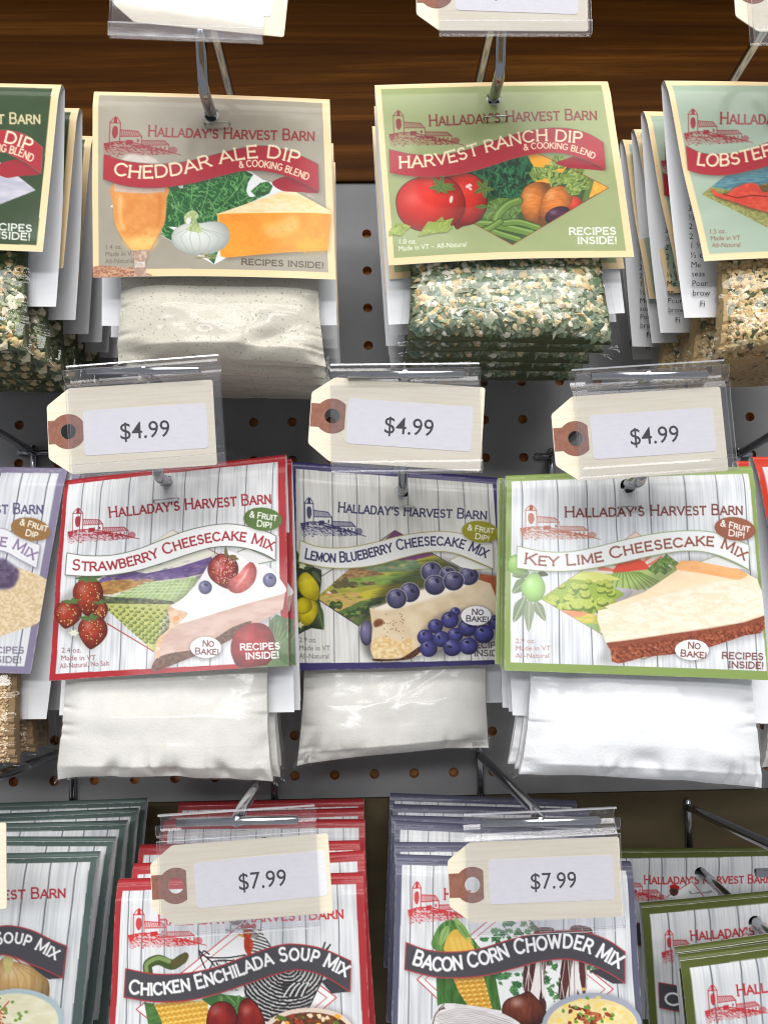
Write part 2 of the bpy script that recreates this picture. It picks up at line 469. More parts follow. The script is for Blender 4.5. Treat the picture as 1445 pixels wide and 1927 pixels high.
        Y = (np.arange(sl[0].start, sl[0].stop) - c0[1])[:, None]; X = (np.arange(sl[1].start, sl[1].stop) - c0[0])[None]
        det = ex[0]*ey[1] - ex[1]*ey[0]
        u = (X*ey[1] - Y*ey[0])/det/rx; v = (Y*ex[0] - X*ex[1])/det/ry
        sh = 1 - dark*np.clip(.75*(u*u + v*v) + .35*(u*.6 + v*.8), 0, 1)
        g = hi*np.exp(-(((u-hl[0])**2 + (v-hl[1])**2)/.08))
        c = s.fillcol(sl, col, nz, None)*sh[..., None]
        c = c + (1-c)*g[..., None]
        s.comp(sl, m, c, 1, clip)
        if edge: s.stroke([tuple(q) for q in Q[::2]], edge[0], edge[1], False, close=True, clip=clip)
    def text(s, t, base, h, col, wt=.15, small=.80, caps=None, a=1, serif=True, gap=.16, clip=None):
        """capitals along a baseline; the first letter of each word is the taller one"""
        B = smooth_pts(base) if len(base) > 2 else np.array(base, float)
        B = np.array([B[0] + (B[-1]-B[0])*i/20 for i in range(21)]) if len(base) == 2 else B
        L = np.r_[0, np.cumsum(np.linalg.norm(np.diff(B, axis=0), axis=1))]
        items, x, first = [], 0, True
        for ch in t:
            sc = 1.0 if first or small == 1 or ch in "&" else small
            if ch == ' ': x += GL[' '][0]; first = True; continue
            items.append((ch, x, sc)); x += (GL[ch][0]*sc + gap*(.9 if small < 1 else 1)); first = False
        kx = L[-1]/(x - gap)
        def at(d):
            d = np.clip(d, 0, L[-1]); i = min(len(B)-2, int(np.searchsorted(L, d, 'right')) - 1)
            f = (d - L[i])/max(1e-9, L[i+1]-L[i]); return B[i] + (B[i+1]-B[i])*f, i
        c = np.array(col)/255.0
        for ch, x0, sc in items:
            mid, i = at((x0 + GL[ch][0]*sc/2)*kx)
            j0, j1 = max(0, i-2), min(len(B)-1, i+3); tg = B[j1] - B[j0]; tg = tg/np.linalg.norm(tg); nr = np.array([tg[1], -tg[0]])
            def mp(pts):
                q = np.array(pts); return s.T(mid + ((q[:, :1]-GL[ch][0]/2)*sc*kx)*tg + (q[:, 1:]*sc*h)*nr)
            r = wt*1.13*h*s.k/2
            for st in GL[ch][1]: s._stroke(mp(st), r, c, a, clip)
            if serif:
                for st in SER[ch]: s._stroke(mp(st), r*.62, c, a, clip)
    def sans(s, t, p, h, col, q=None, a=1, wt=0):
        """thin sans text from p along the direction p->q (its length fits the text when q is given)"""
        v, tr = font_tris(t)
        p = np.array(p, float); q = np.array(q, float) if q is not None else p + (v[:, 0].max()*h, 0)
        d = (q-p)/np.linalg.norm(q-p); kx = np.linalg.norm(q-p)/v[:, 0].max(); nr = np.array([d[1], -d[0]])
        V = s.T(p + v[:, :1]*kx*d + v[:, 1:]*h*nr)
        x0 = max(0, int(V[:, 0].min())-1); x1 = min(s.nx, int(V[:, 0].max())+2)
        y0 = max(0, int(V[:, 1].min())-1); y1 = min(s.ny, int(V[:, 1].max())+2)
        if x1 <= x0 or y1 <= y0: return
        K = 2; M = np.zeros(((y1-y0)*K, (x1-x0)*K), np.float32)
        for tri in tr:
            A, Bq, Cq = [(V[i] - (x0, y0))*K for i in tri]
            bx0, bx1 = int(max(0, min(A[0], Bq[0], Cq[0])-1)), int(max(A[0], Bq[0], Cq[0])+2)
            by0, by1 = int(max(0, min(A[1], Bq[1], Cq[1])-1)), int(max(A[1], Bq[1], Cq[1])+2)
            sub = M[by0:by1, bx0:bx1]
            if sub.size == 0: continue
            X = (np.arange(bx0, bx0+sub.shape[1]) + .5)[None]; Y = (np.arange(by0, by0+sub.shape[0]) + .5)[:, None]
            e = lambda P, Q: (X-P[0])*(Q[1]-P[1]) - (Y-P[1])*(Q[0]-P[0])
            a1, a2, a3 = e(A, Bq), e(Bq, Cq), e(Cq, A)
            sub[((a1 >= 0) & (a2 >= 0) & (a3 >= 0)) | ((a1 <= 0) & (a2 <= 0) & (a3 <= 0))] = 1
        m = M.reshape(y1-y0, K, x1-x0, K).mean((1, 3))
        s.comp((slice(y0, y1), slice(x0, x1)), m, np.array(col)/255.0, a)
    # ---- recurring graphics
    def frame(s, col, inner, col_in, nz=None):
        s.img[:] = np.array(col)/255.0
        s.poly(inner, col_in, nz=nz)
    def planks(s, inner, xs, light=(226, 227, 229), dark=(176, 180, 186), seed=3):
        """whitewashed boards: xs = (x at the top, x at the bottom) of each joint, in crop units"""
        M = s.clipmask(inner); s.poly(inner, light)
        n = vnoise(s.ny, s.nx, s.ny/3.0, 5, seed)*.5 + vnoise(s.ny, s.nx, s.ny/7.0, 2.2, seed + 1)*.35 + vnoise(s.ny, s.nx, 60, 30, seed + 2)*.4
        t = np.clip((n - .52)*1.7, 0, 1)*M
        s.comp((slice(0, s.ny), slice(0, s.nx)), t, np.array(dark)/255.0, .75)
        t = np.clip((vnoise(s.ny, s.nx, s.ny/4.0, 1.5, seed + 5) - .74)*4, 0, 1)*M
        s.comp((slice(0, s.ny), slice(0, s.nx)), t, np.array((128, 132, 140))/255.0, .4)
        I = np.array(inner, float)
        for x0, x1 in xs:
            y0 = I[0][1] + (I[1][1]-I[0][1])*(x0-I[0][0])/(I[1][0]-I[0][0])
            y1 = I[3][1] + (I[2][1]-I[3][1])*(x1-I[3][0])/(I[2][0]-I[3][0])
            m0 = np.array((x0, y0)); m1 = np.array((x1, y1)); w = 2.2/s.k
            P = [m0 + (m1-m0)*i/10 + (random.uniform(-.5, .5)*w, 0) for i in range(11)]
            s.stroke(P, w*1.6, (92, 96, 104), True, .9, clip=M)
            s.stroke([p + (w*1.2, 0) for p in P], w*.7, (242, 243, 245), True, .6, clip=M)
        s.inner = M
    def barn(s, o, ex, ey, col, a=1):
        """engraving of a barn with a silo on a hill; o, ex, ey = top left, right end and bottom of the drawing"""
        o = np.array(o, float); ax = (np.array(ex, float) - np.array(ey, float))/430.0; ay = (np.array(ey, float) - o)/245.0
        f = lambda P: [tuple(o + x*ax + y*ay) for x, y in P]
        w = np.linalg.norm(ay)*5.0
        L = lambda P, k=1, sm=False, al=1: s.stroke(f(P), w*k, col, sm, a*al)
        L([(27,30),(27,155)]); L([(86,38),(86,155)]); L([(27,34),(40,14),(58,0),(74,16),(86,38)], 1, True); L([(27,34),(86,38)])
        s.poly(f([(50,8),(58,0),(66,10),(68,36),(46,35)]), col, a=a)
        s.poly(f([(44,62),(58,54),(70,64),(74,98),(66,122),(56,130),(46,118),(40,92)]), col, True, a=a*.9)
        s.poly(f([(88,78),(182,90),(208,122),(90,120)]), col, a=a*.22)
        for i in range(9): L([(90 + i*12, 80 + i*1.4), (98 + i*13.5, 120)], .6)
        L([(88,78),(182,90),(208,122)]); L([(88,118),(208,122)]); L([(208,122),(208,178)])
        s.poly(f([(122,142),(160,142),(160,166),(122,164)]), col, a=a)
        s.poly(f([(182,138),(194,138),(194,156),(182,156)]), col, a=a*.9)
        s.poly(f([(210,148),(336,154),(362,180),(212,178)]), col, a=a*.28)
        for i in range(11): L([(214 + i*12, 150), (222 + i*12.5, 178)], .55)
        L([(210,148),(336,154),(362,180)]); L([(212,178),(362,180)]); L([(362,180),(362,210)])
        for i in range(4): s.poly(f([(262 + i*24, 188),(272 + i*24, 188),(272 + i*24, 202),(262 + i*24, 202)]), col, a=a*.8)
        s.ell(*f([(384, 212)])[0], 24*np.linalg.norm(ax), 22*np.linalg.norm(ay), col, a=a*.55)
        hill = [(0,160),(60,150),(120,152),(190,166),(260,190),(340,206),(430,243),(380,236),(300,238),(220,238),(140,228),(60,226),(4,222)]
        s.poly(f(hill), col, True, f=.0, a=a*.20)
        r = np.random.default_rng(5)
        for _ in range(230):
            x = r.random()*360; t = r.random()**1.5
            top = 156 + max(0, x-100)*.21; y = top + t*(236-top)
            L([(x, y), (x + 5 + 8*r.random(), y + 2 + 4*r.random())], .5 + .6*(1-t))
        L([(0,160),(60,150),(120,152),(190,166),(250,196),(275,236)], 1.3, True)
        L([(190,166),(300,198),(430,243)], .8, True)
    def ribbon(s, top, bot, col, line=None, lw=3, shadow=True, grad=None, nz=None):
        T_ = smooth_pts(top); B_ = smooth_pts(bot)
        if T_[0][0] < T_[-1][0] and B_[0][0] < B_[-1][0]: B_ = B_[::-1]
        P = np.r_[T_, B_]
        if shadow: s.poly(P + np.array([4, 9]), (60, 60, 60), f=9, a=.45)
        s.poly(P, col, nz=nz, grad=grad)
        if line: s.stroke([tuple(p) for p in P], lw, line, False, close=True)
    def leaf(s, base, tip, w, col, vein=None, clip=None):
        b = np.array(base, float); t = np.array(tip, float); d = t - b; n = np.array([-d[1], d[0]])/np.linalg.norm(d)*w
        s.poly([b, b + d*.3 + n*.9, b + d*.65 + n*.7, t, b + d*.65 - n*.7, b + d*.3 - n*.9], col, True, clip=clip)
        if vein: s.stroke([b, t], w*.18, vein, False, .8, clip=clip)
    def colours(s):
        # worn, slightly whitened cut edges
        e = np.minimum(np.minimum(np.arange(s.nx)[None], s.nx - 1 - np.arange(s.nx)[None]), np.minimum(np.arange(s.ny)[:, None], s.ny - 1 - np.arange(s.ny)[:, None]))
        w = vnoise(s.ny, s.nx, 9, 9, 77)*.6 + vnoise(s.ny, s.nx, 40, 40, 78)*.6
        m = np.clip((w - .60)*3, 0, 1)*np.clip(1 - e/(1.5 + 3.5*w*w), 0, 1)*.45
        s.comp((slice(0, s.ny), slice(0, s.nx)), m.astype(np.float32), (.9, .89, .87))
        k = s.SS; g = s.img.reshape(s.gy, k, s.gx, k, 3).mean((1, 3))
        return lin(np.clip(g, 0, 1)*.999)
# ------------------------------------------------------------------ printed artwork, one function per card design
CW = 0.116                                        # card width
Z1 = (0, 0, .48443); Z2 = (680, 0, .52941); ZF = (0, 840, .38754); ZG = (520, 840, .30450)
ZH = (920, 840, .36332); ZK = (0, 1480, .49827); ZL = (720, 1480, .50173)
ZC = (180, 300, .31834); ZR = (700, 290, .34602)   # closer looks at two of the cards
TAN = (243, 214, 166); RED = (172, 42, 56); CREAM = (250, 228, 192)
def quad(P, z): return [(z[0] + x*z[2], z[1] + y*z[2]) for x, y in P]

def leafy(c, pts, seeds, base, lights, darks, n, ln, w, clip, seed):
    """a mass of leaves: short strokes in light and dark greens fanning out of the given stems"""
    c.poly(pts, base, clip=clip)
    r = np.random.default_rng(seed); P = np.array(pts, float); M = c.clipmask(pts)
    if clip is not None: M = M*clip
    lo, hi = P.min(0), P.max(0)
    for i in range(n):
        p = lo + r.random(2)*(hi - lo)
        s0 = min(seeds, key=lambda q: (q[0]-p[0])**2 + (q[1]-p[1])**2)
        a = math.atan2(p[1]-s0[1], p[0]-s0[0]) + r.normal()*.5
        col = (lights if r.random() < .55 else darks)[r.integers(0, len(lights if False else darks))%len(darks)] if r.random() < .5 else lights[r.integers(0, len(lights))]
        l = ln*(.5 + r.random()); d = np.array([math.cos(a), math.sin(a)])*l; k = np.array([-d[1], d[0]])*.25*r.normal()
        c.stroke([p - d/2, p + k, p + d/2], w*(.5 + r.random()), col, True, .9, clip=M)
    return M

def art_cheddar(corners, W, H):
    c = Canvas(corners, W, H, TAN).crop(*Z1)
    inner = [(385,363),(1252,395),(1276,1060),(388,1050)]
    c.frame(TAN, inner, (168, 160, 144), nz=((160, 152, 136), .5, 60, 60))
    brand = (150, 40, 48)
    c.barn((415,458), (715,612), (408,618), brand)
    c.text("HALLADAY'S HARVEST BARN", [(585,534),(900,545),(1222,549)], 41, brand, .135)
    c.crop(*ZC)
    dia = [(85,285),(430,20),(900,20),(1420,250),(722,636)]
    M = c.clipmask(dia)
    c.poly([(98,285),(150,240),(150,310)], (235, 235, 232)); 
    c.poly([(400,120),(900,60),(1000,130),(1200,190),(1100,420),(722,636),(410,470)], (236, 238, 236), clip=M)
    lf = [(420,180),(500,165),(620,140),(760,100),(900,80),(945,100),(915,150),(905,200),(925,235),(960,230),(930,200),(985,150),(1030,140),(1058,165),(1040,210),(940,260),(800,330),(740,420),(750,540),(722,634),(640,560),(460,490),(410,460)]
    lM = leafy(c, lf, [(700,520),(560,560),(880,300)], (32, 92, 44), [(96,160,84),(70,140,70),(120,178,104)], [(18,62,30),(24,76,36)], 760, 26, 6, M, 21)
    for b, t in [((500,330),(455,190)),((560,400),(590,180)),((640,330),(690,130)),((700,300),(800,120)),((770,290),(900,110)),((620,400),(470,280)),((760,420),(690,250)),((690,470),(620,300)),((880,260),(985,165)),((700,560),(740,600))]:
        c.stroke([b, ((b[0]+t[0])/2+8, (b[1]+t[1])/2), t], 5, (128, 178, 112), True, .8, clip=lM)
        for k in range(6):
            f = .15 + k*.14; p = np.array(b)*(1-f) + np.array(t)*f
            for sg in (-1, 1): c.stroke([p, p + (sg*38, -26)], 3, (120, 172, 104), False, .4, clip=lM)
    c.poly([(450,412),(500,415),(505,430),(490,436)], (240,240,238)); c.poly([(505,170),(540,165),(535,186),(515,184)], (240,240,238))
    # wheat at the corner
    c.crop(*Z1); r = np.random.default_rng(3)
    c.poly([(362,1040),(420,1034),(520,1052),(600,1080),(362,1081)], (196, 150, 120), True, nz=((160, 104, 80), .9, 7, 5))
    for i in range(60):
        p = np.array((365 + r.random()*200, 1042 + r.random()*38)); c.stroke([p, p + (9, -4), p + (15, 2)], 3, [(222,182,148),(140,86,66),(206,160,126)][i % 3])
    c.crop(*ZC)
    # beer glass
    c.poly([(125,130),(432,170),(438,300),(428,400),(390,480),(340,550),(318,640),(312,690),(390,705),(232,702),(248,690),(245,640),(228,550),(170,480),(125,390),(114,290)], (90, 70, 50), f=6, a=.25)
    c.poly([(125,150),(430,172),(436,262),(430,372),(402,440),(352,528),(338,545),(228,545),(170,470),(128,388),(116,290)], (232, 156, 82), True, nz=((222, 140, 64), .8, 40, 30), grad=((248, 200, 116), (280,380), (280,545)))
    c.poly([(190,480),(380,470),(345,542),(232,542)], (250, 206, 120), True, f=14, a=.8)
    c.poly([(125,140),(430,168),(432,205),(330,214),(220,208),(122,196)], (216, 190, 172), nz=((200, 168, 150), .6, 30, 12))
    for i in range(50):
        c.ell(130 + r.random()*290, 230 + r.random()*250, 2.2, 2.2, (196, 110, 40), a=.7)
    c.stroke([(122,200),(116,290),(128,388),(170,475),(228,545)], 5, (190, 150, 110), True, .8)
    c.stroke([(431,180),(436,262),(430,372),(402,440),(345,545)], 7, (206, 150, 96), True, .8)
    c.poly([(228,545),(340,545),(326,585),(312,612),(318,690),(350,700),(238,700),(248,690),(246,612),(236,585)], (208, 182, 166), nz=((164, 130, 112), .8, 14, 20))
    c.poly([(252,618),(312,614),(310,645),(250,648)], (226, 214, 208), nz=((180, 160, 150), .7, 12, 8))
    # foam above the ribbon
    c.crop(*Z1)
    c.poly([(478,660),(492,614),(522,604),(560,610),(590,612),(622,632),(636,668)], (212, 202, 192), True, f=3, nz=((186, 174, 164), .7, 24, 16))
    c.crop(*ZC)
    # cheese
    c.poly([(738,340),(1160,190),(1390,300),(1400,345),(1378,552),(790,612)], (70, 60, 40), f=10, a=.35)
    c.poly([(738,336),(780,322),(1150,186),(1200,205),(1388,306),(1392,330),(1300,345),(1000,340)], (246, 214, 150), nz=((250, 236, 200), .8, 60, 25))
    c.poly([(738,338),(820,330),(1100,322),(1290,318),(1390,322),(1384,440),(1370,540),(1100,562),(790,596),(758,588),(750,520)], (249, 160, 40), nz=((240, 146, 34), .8, 70, 60))
    c.poly([(1010,420),(1100,370),(1180,340),(1210,400),(1150,450),(1050,470)], (252, 190, 100), True, f=16, a=.7, nz=((255, 214, 150), .6, 30, 30))
    c.poly([(1200,500),(1330,470),(1360,535),(1220,548)], (253, 176, 40), True, f=16, a=.7)
    c.stroke([(738,338),(820,331),(1100,323),(1290,319),(1388,322)], 6, (254, 226, 160), True, .9)
    c.stroke([(744,345),(752,520),(760,588)], 7, (252, 196, 96), True, .8)
    for i in range(120):
        p = np.array((765 + r.random()*600, 335 + r.random()*230)); c.ell(p[0], p[1], 3 + 9*r.random(), 2 + 5*r.random(), (255, 190, 90) if i % 3 else (226, 128, 24), r.random()*90, a=.35)
    for i in range(60):
        p = np.array((830 + r.random()*460, 215 + r.random()*100)); c.ell(p[0], p[1], 4 + 14*r.random(), 2 + 4*r.random(), (255, 240, 208) if i % 2 else (232, 190, 116), 12, a=.3, clip=c.clipmask([(738,336),(1150,186),(1388,306),(1300,330)]) if i == 0 else None) if 300 - (p[0]-780)*.33 < p[1] else None
    c.poly([(150,230),(175,225),(170,360),(190,430),(160,400),(146,300)], (255, 214, 150), True, f=8, a=.55)
    c.poly([(385,230),(410,230),(412,330),(390,410),(378,400),(392,320)], (206, 112, 34), True, f=8, a=.5)
    # onion
    c.ball(640, 478, 170, 98, (226, 230, 222), 4, .28, .4, edge=(3, (150, 160, 150)), pts=[(470,480),(490,430),(550,396),(640,392),(720,382),(780,400),(808,450),(800,510),(750,555),(670,578),(580,574),(500,540)])
    for k, x in enumerate((500, 545, 590, 640, 690, 735, 775)):
        c.stroke([(610 + (x-640)*.25, 420),(x - 6 + (x-640)*.12, 470),(x, 520),(632 + (x-640)*.55, 572)], 3, (150, 166, 156), True, .75)
    c.poly([(552,398),(545,350),(580,320),(612,322),(630,350),(618,375),(640,410),(655,430),(640,448),(600,444),(555,428),(585,400),(590,368),(570,370)], (202, 214, 160), True, nz=((150, 170, 100), .7, 14, 14))
    for x in range(6): c.stroke([(590 + x*5, 365),(580 + x*12, 440)], 2, (120, 140, 80), False, .7)
    c.ell(570, 378, 16, 20, (235, 238, 230), 20)
    for i in range(16): c.stroke([(640 + r.random()*50, 572),(620 + r.random()*110, 590),(600 + r.random()*140, 590 + r.random()*20)], 2.2, (196, 184, 140) if i % 2 else (110, 100, 60))
    # ribbon
    c.crop(*Z1)
    c.poly([(1065,713),(1140,690),(1240,748),(1160,750),(1098,745)], (164, 36, 52), True)
    c.ribbon([(410,603),(500,632),(620,645),(740,635),(860,605),(960,580),(1040,573),(1130,592),(1200,622),(1237,640)],
             [(408,700),(470,722),(540,735),(640,738),(760,722),(880,690),(960,672),(1040,672),(1120,690),(1200,725),(1240,748)], RED, (120, 84, 70), 2.5, nz=((180, 50, 64), .5, 50, 30))
    c.text('CHEDDAR ALE DIP', [(450,682),(540,698),(640,695),(740,680),(850,648),(960,623),(1060,618),(1162,640)], 46, CREAM, .155, small=1)
    c.text('& COOKING BLEND', [(940,660),(1000,654),(1080,664),(1140,681),(1197,703)], 25, CREAM, .15, small=1, serif=False)
    c.text('RECIPES INSIDE!', [(950,1036),(1258,1044)], 21, (74, 54, 44), .17, small=1)
    for i, t in enumerate(('1.4 oz.', 'Made in VT', 'All-Natural')): c.sans(t, (414, 971 + 27.5*i), 18, (112, 102, 94))
    return c

def art_ranch(corners, W, H):
    c = Canvas(corners, W, H, TAN).crop(*Z2); r = np.random.default_rng(8)
    c.frame(TAN, [(70,312),(853,297),(938,893),(118,920)], (159, 170, 119), nz=((152, 164, 112), .5, 60, 60))
    brand = (132, 42, 46)
    c.barn((98,396), (368,520), (103,524), brand)
    c.text("HALLADAY'S HARVEST BARN", [(245,452),(540,438),(835,428)], 38, brand, .135)
    c.crop(*ZR)
    dia = [(300,250),(760,-60),(1282,190),(765,510)]
    M = c.clipmask(dia)
    c.poly(dia, (60, 84, 44), clip=M)
    c.poly([(820,10),(900,0),(1060,80),(1000,160),(900,190),(860,120)], (244, 168, 52), clip=M)
    leafy(c, [(500,95),(640,40),(780,0),(850,20),(890,100),(890,170),(830,240),(740,260),(640,250),(620,150)], [(650,260),(760,260)], (20, 62, 40), [(40,104,66),(56,124,78),(30,88,54)], [(10,34,24),(14,46,30)], 260, 34, 9, M, 4)
    c.poly([(1175,250),(1200,150),(1282,190)], (250, 186, 70), clip=M, nz=((226, 150, 40), .9, 7, 7)); c.poly([(1140,270),(1175,140),(1205,150),(1175,255)], (96, 120, 58), clip=M)
    # small red fruit and beet
    c.ball(1095, 280, 45, 40, (222, 64, 36), 0, .4, .3, clip=M)
    # carrots
    car = ((214, 118, 40), .8, 26, 12)
    c.ball(880, 280, 75, 110, (236, 140, 56), 10, .5, .2, nz=car, clip=M, pts=[(812,260),(830,200),(880,168),(940,168),(975,190),(965,240),(920,300),(905,380),(850,380),(815,320)], edge=(3, (150, 70, 24)))
    c.ball(1000, 280, 90, 110, (240, 138, 54), 20, .5, .25, nz=car, clip=M, pts=[(910,330),(930,250),(970,200),(1030,188),(1080,215),(1085,270),(1040,310),(960,350),(930,400),(900,405)], edge=(3, (150, 70, 24)))
    for i in range(26):
        p = np.array((835 + r.random()*210, 200 + r.random()*150)); c.stroke([p, p + (16, -5), p + (30, 0)], 2.4, (190, 92, 30), True, .7, clip=M)
    c.ball(1010, 345, 72, 46, (86, 34, 66), -20, .6, .25, clip=M, nz=((60, 20, 48), .6, 18, 10))
    # carrot tops
    for (x, y) in ((900,120),(960,110),(1010,60),(1060,140),(1110,110),(1140,170),(1090,200),(1000,150)):
        leafy(c, [(x-46,y),(x-16,y-40),(x+26,y-36),(x+50,y),(x+30,y+34),(x-20,y+36)], [(980,190)], (112, 136, 60), [(164,186,96),(140,166,78),(190,204,120)], [(56,74,30),(70,96,40)], 26, 24, 6, None, x)
    c.stroke([(975,190),(960,120),(990,60)], 7, (160,180,90)); c.stroke([(990,190),(1060,150),(1130,150)], 6, (150,170,84))
    # beans and pods
    leafy(c, [(640,270),(700,248),(810,255),(815,330),(780,380),(660,370),(610,390),(600,300)], [(760,400)], (92, 122, 58), [(126,156,78),(110,142,66)], [(48,74,30),(66,92,42)], 40, 40, 7, M, 14)
    for P, w in (([(670,390),(690,340),(740,290),(800,265)], 40), ([(545,395),(640,395),(760,420),(870,445)], 40), ([(620,420),(700,450),(800,480)], 30), ([(720,390),(800,385),(905,415)], 34), ([(590,440),(640,420),(700,380)], 28)):
        c.stroke(P, w + 7, (40, 60, 24), clip=M); c.stroke(P, w, (104, 138, 58), clip=M)
        c.stroke([(x, y - w*.22) for x, y in P], w*.22, (150, 178, 94), clip=M, a=.8)
    c.stroke(dia, 4, (150, 70, 50), False, .9, close=True)
    # tomatoes
    c.ball(530, 250, 105, 150, (226, 46, 34), 0, .5, .1, nz=((206, 34, 26), .6, 40, 30), pts=[(400,140),(470,112),(540,110),(600,150),(628,230),(625,310),(580,380),(500,405),(450,400)], edge=(4, (60, 14, 10)))
    for i in range(8): c.ell(520 + r.random()*36, 172 + r.random()*36, 9, 6, (255, 214, 210), r.random()*90, a=.85)
    for a in range(5): c.leaf((612,195), (612 + 60*math.cos(a*1.3-1.2), 195 + 60*math.sin(a*1.3-1.2)), 14, (96, 120, 56), (50, 60, 30))
    c.leaf((632,296), (560,300), 13, (96, 120, 56), (50, 60, 30))
    c.ball(320, 275, 190, 150, (228, 44, 32), 0, .42, .16, nz=((214, 36, 28), .5, 60, 50), pts=[(134,270),(150,200),(210,145),(300,122),(400,130),(470,170),(508,250),(505,330),(450,395),(350,430),(240,420),(160,360)], edge=(4, (70, 16, 12)), hl=(-.5, -.2))
    c.ell(436, 254, 9, 22, (255, 220, 214), 10, a=.9)
    c.poly([(340,170),(380,140),(440,170),(470,200),(420,220),(350,215)], (120, 20, 16), True, f=8, a=.5)
    for dx, dy in ((-68,8),(-45,-52),(10,-62),(75,-12),(85,16),(35,40),(-22,38)): c.leaf((380,182), (380 + dx, 182 + dy), 15, (98, 124, 58), (46, 62, 30))
    # parsley leaves
    for pts, s_ in (([(285,410),(310,375),(350,380),(385,350),(400,372),(450,358),(430,395),(440,410),(410,436),(350,440),(300,448),(250,455)], 1), ([(95,420),(130,378),(170,380),(215,400),(190,420),(160,450),(120,440),(92,448)], 2)):
        c.poly([(x, y + 6) for x, y in pts], (40, 50, 20), f=3, a=.5)
        leafy(c, pts, [pts[-1]], (146, 164, 72), [(176,190,100),(160,178,86)], [(104,122,48),(120,140,58)], 40, 30, 4, None, s_)
    c.crop(*Z2)
    # ribbon
    c.poly([(690,590),(720,576),(790,560),(865,608),(800,610),(740,606)], (160, 36, 50), True)
    c.ribbon([(100,530),(180,548),(270,553),(360,540),(460,510),(560,480),(650,463),(730,462),(800,478),(858,510)],
             [(103,612),(150,622),(220,630),(330,625),(440,600),(540,570),(620,555),(690,552),(750,562),(820,585),(865,608)], RED, (130, 90, 70), 2.4, nz=((180, 50, 62), .5, 50, 30))
    c.text('HARVEST RANCH DIP', [(137,596),(230,592),(330,577),(430,549),(540,521),(650,507),(782,515)], 39, CREAM, .155, small=1)
    c.text('& COOKING BLEND', [(580,541),(640,535),(720,540),(780,554),(823,572)], 21, CREAM, .15, small=1, serif=False)
    c.text('RECIPES', [(738,840),(902,835)], 23, (246, 246, 238), .17, small=1); c.text('INSIDE!', [(768,872),(905,868)], 23, (246, 246, 238), .17, small=1)
    c.sans('1.0 oz.', (132,871), 17, (238, 240, 226)); c.sans('Made in VT ~ All-Natural', (133,896), 17, (238, 240, 226), (376,886))
    return c

def art_lobster(corners, W, H):
    c = Canvas(corners, W, H, TAN, .0004).crop(*Z2)
    c.frame(TAN, [(1107,298),(1905,310),(2065,882),(1233,908)], (168, 186, 166), nz=((160, 179, 159), .5, 60, 60))
    brand = (150, 38, 48)
    c.barn((1150,388), (1398,514), (1152,516), brand)
    c.text("HALLADAY'S HARVEST BARN", [(1282,442),(1580,450),(1876,450)], 40, brand, .135)
    dia = [(1212,688),(1310,616),(1500,560),(1800,560),(1960,690),(1580,890)]
    M = c.clipmask(dia); c.poly(dia, (126, 132, 74), nz=((176, 172, 100), .9, 5, 4))
    c.poly([(1250,662),(1310,600),(1960,560),(1960,660),(1440,660),(1330,680)], (104, 150, 160), clip=M, nz=((70, 116, 130), .9, 22, 4))
    c.poly([(1248,668),(1275,690),(1310,682),(1330,668),(1380,655),(1440,662),(1520,640),(1640,640),(1700,700),(1560,800),(1440,765),(1370,745),(1310,720),(1262,700)], (80, 30, 20), True, f=4, a=.6, clip=M)
    c.poly([(1248,666),(1275,686),(1305,690),(1330,672),(1375,656),(1410,660),(1440,690),(1520,660),(1640,650),(1680,700),(1560,790),(1440,758),(1380,740),(1315,715),(1262,694)], (226, 84, 62), True, clip=M, nz=((200, 60, 44), .7, 20, 12))
    c.stroke([(1290,690),(1340,705),(1390,700),(1445,705)], 4, (110, 26, 20), clip=M)
    c.ribbon([(1157,512),(1220,540),(1300,548),(1380,540),(1445,515),(1540,485),(1640,465),(1800,480),(1925,520)],
             [(1165,596),(1220,614),(1300,622),(1380,612),(1450,598),(1560,565),(1660,548),(1800,570),(1935,612)], RED, (130, 90, 70), 2.4)
    c.text('LOBSTER', [(1198,578),(1260,586),(1330,585),(1400,573),(1470,556)], 40, CREAM, .155, small=1)
    for i, t in enumerate(('1.5 oz.', 'Made in VT', 'All-Natural')): c.sans(t, (1233 + i*5, 834 + 25*i), 16, (138, 74, 66))
    return c

def art_herb(corners, W, H):
    c = Canvas(corners, W, H, TAN, .0004).crop(*Z1)
    c.frame(TAN, [(-660,325),(200,338),(140,950),(-740,940)], (52, 74, 42), nz=((44, 64, 36), .5, 60, 60))
    c.text("HALLADAY'S HARVEST BARN", [(-480,478),(-160,482),(155,480)], 40, (222, 204, 162), .135)
    c.poly([(-200,760),(-40,600),(138,737),(0,795),(-60,815)], (204, 200, 210), nz=((168, 168, 186), .7, 70, 20))
    c.poly([(-30,655),(70,620),(160,670),(75,684),(20,690)], (160, 36, 50), True)
    c.ribbon([(-600,560),(-450,590),(-300,560),(-150,515),(0,507),(60,512),(110,530),(165,572)],
             [(-600,650),(-450,680),(-300,650),(-150,605),(0,592),(50,608),(100,632),(158,672)], RED, (140, 100, 76), 2.4)
    c.text('DIP', [(16,552),(66,565),(116,584)], 42, CREAM, .16, small=1)
    c.text('& COOKING BLEND', [(-140,608),(-60,588),(10,590),(70,604),(122,628)], 27, CREAM, .15, small=1, serif=False)
    c.text('RECIPES', [(-60,892),(122,898)], 25, (240, 240, 234), .17, small=1); c.text('INSIDE!', [(-40,924),(116,931)], 25, (240, 240, 234), .17, small=1)
    return c

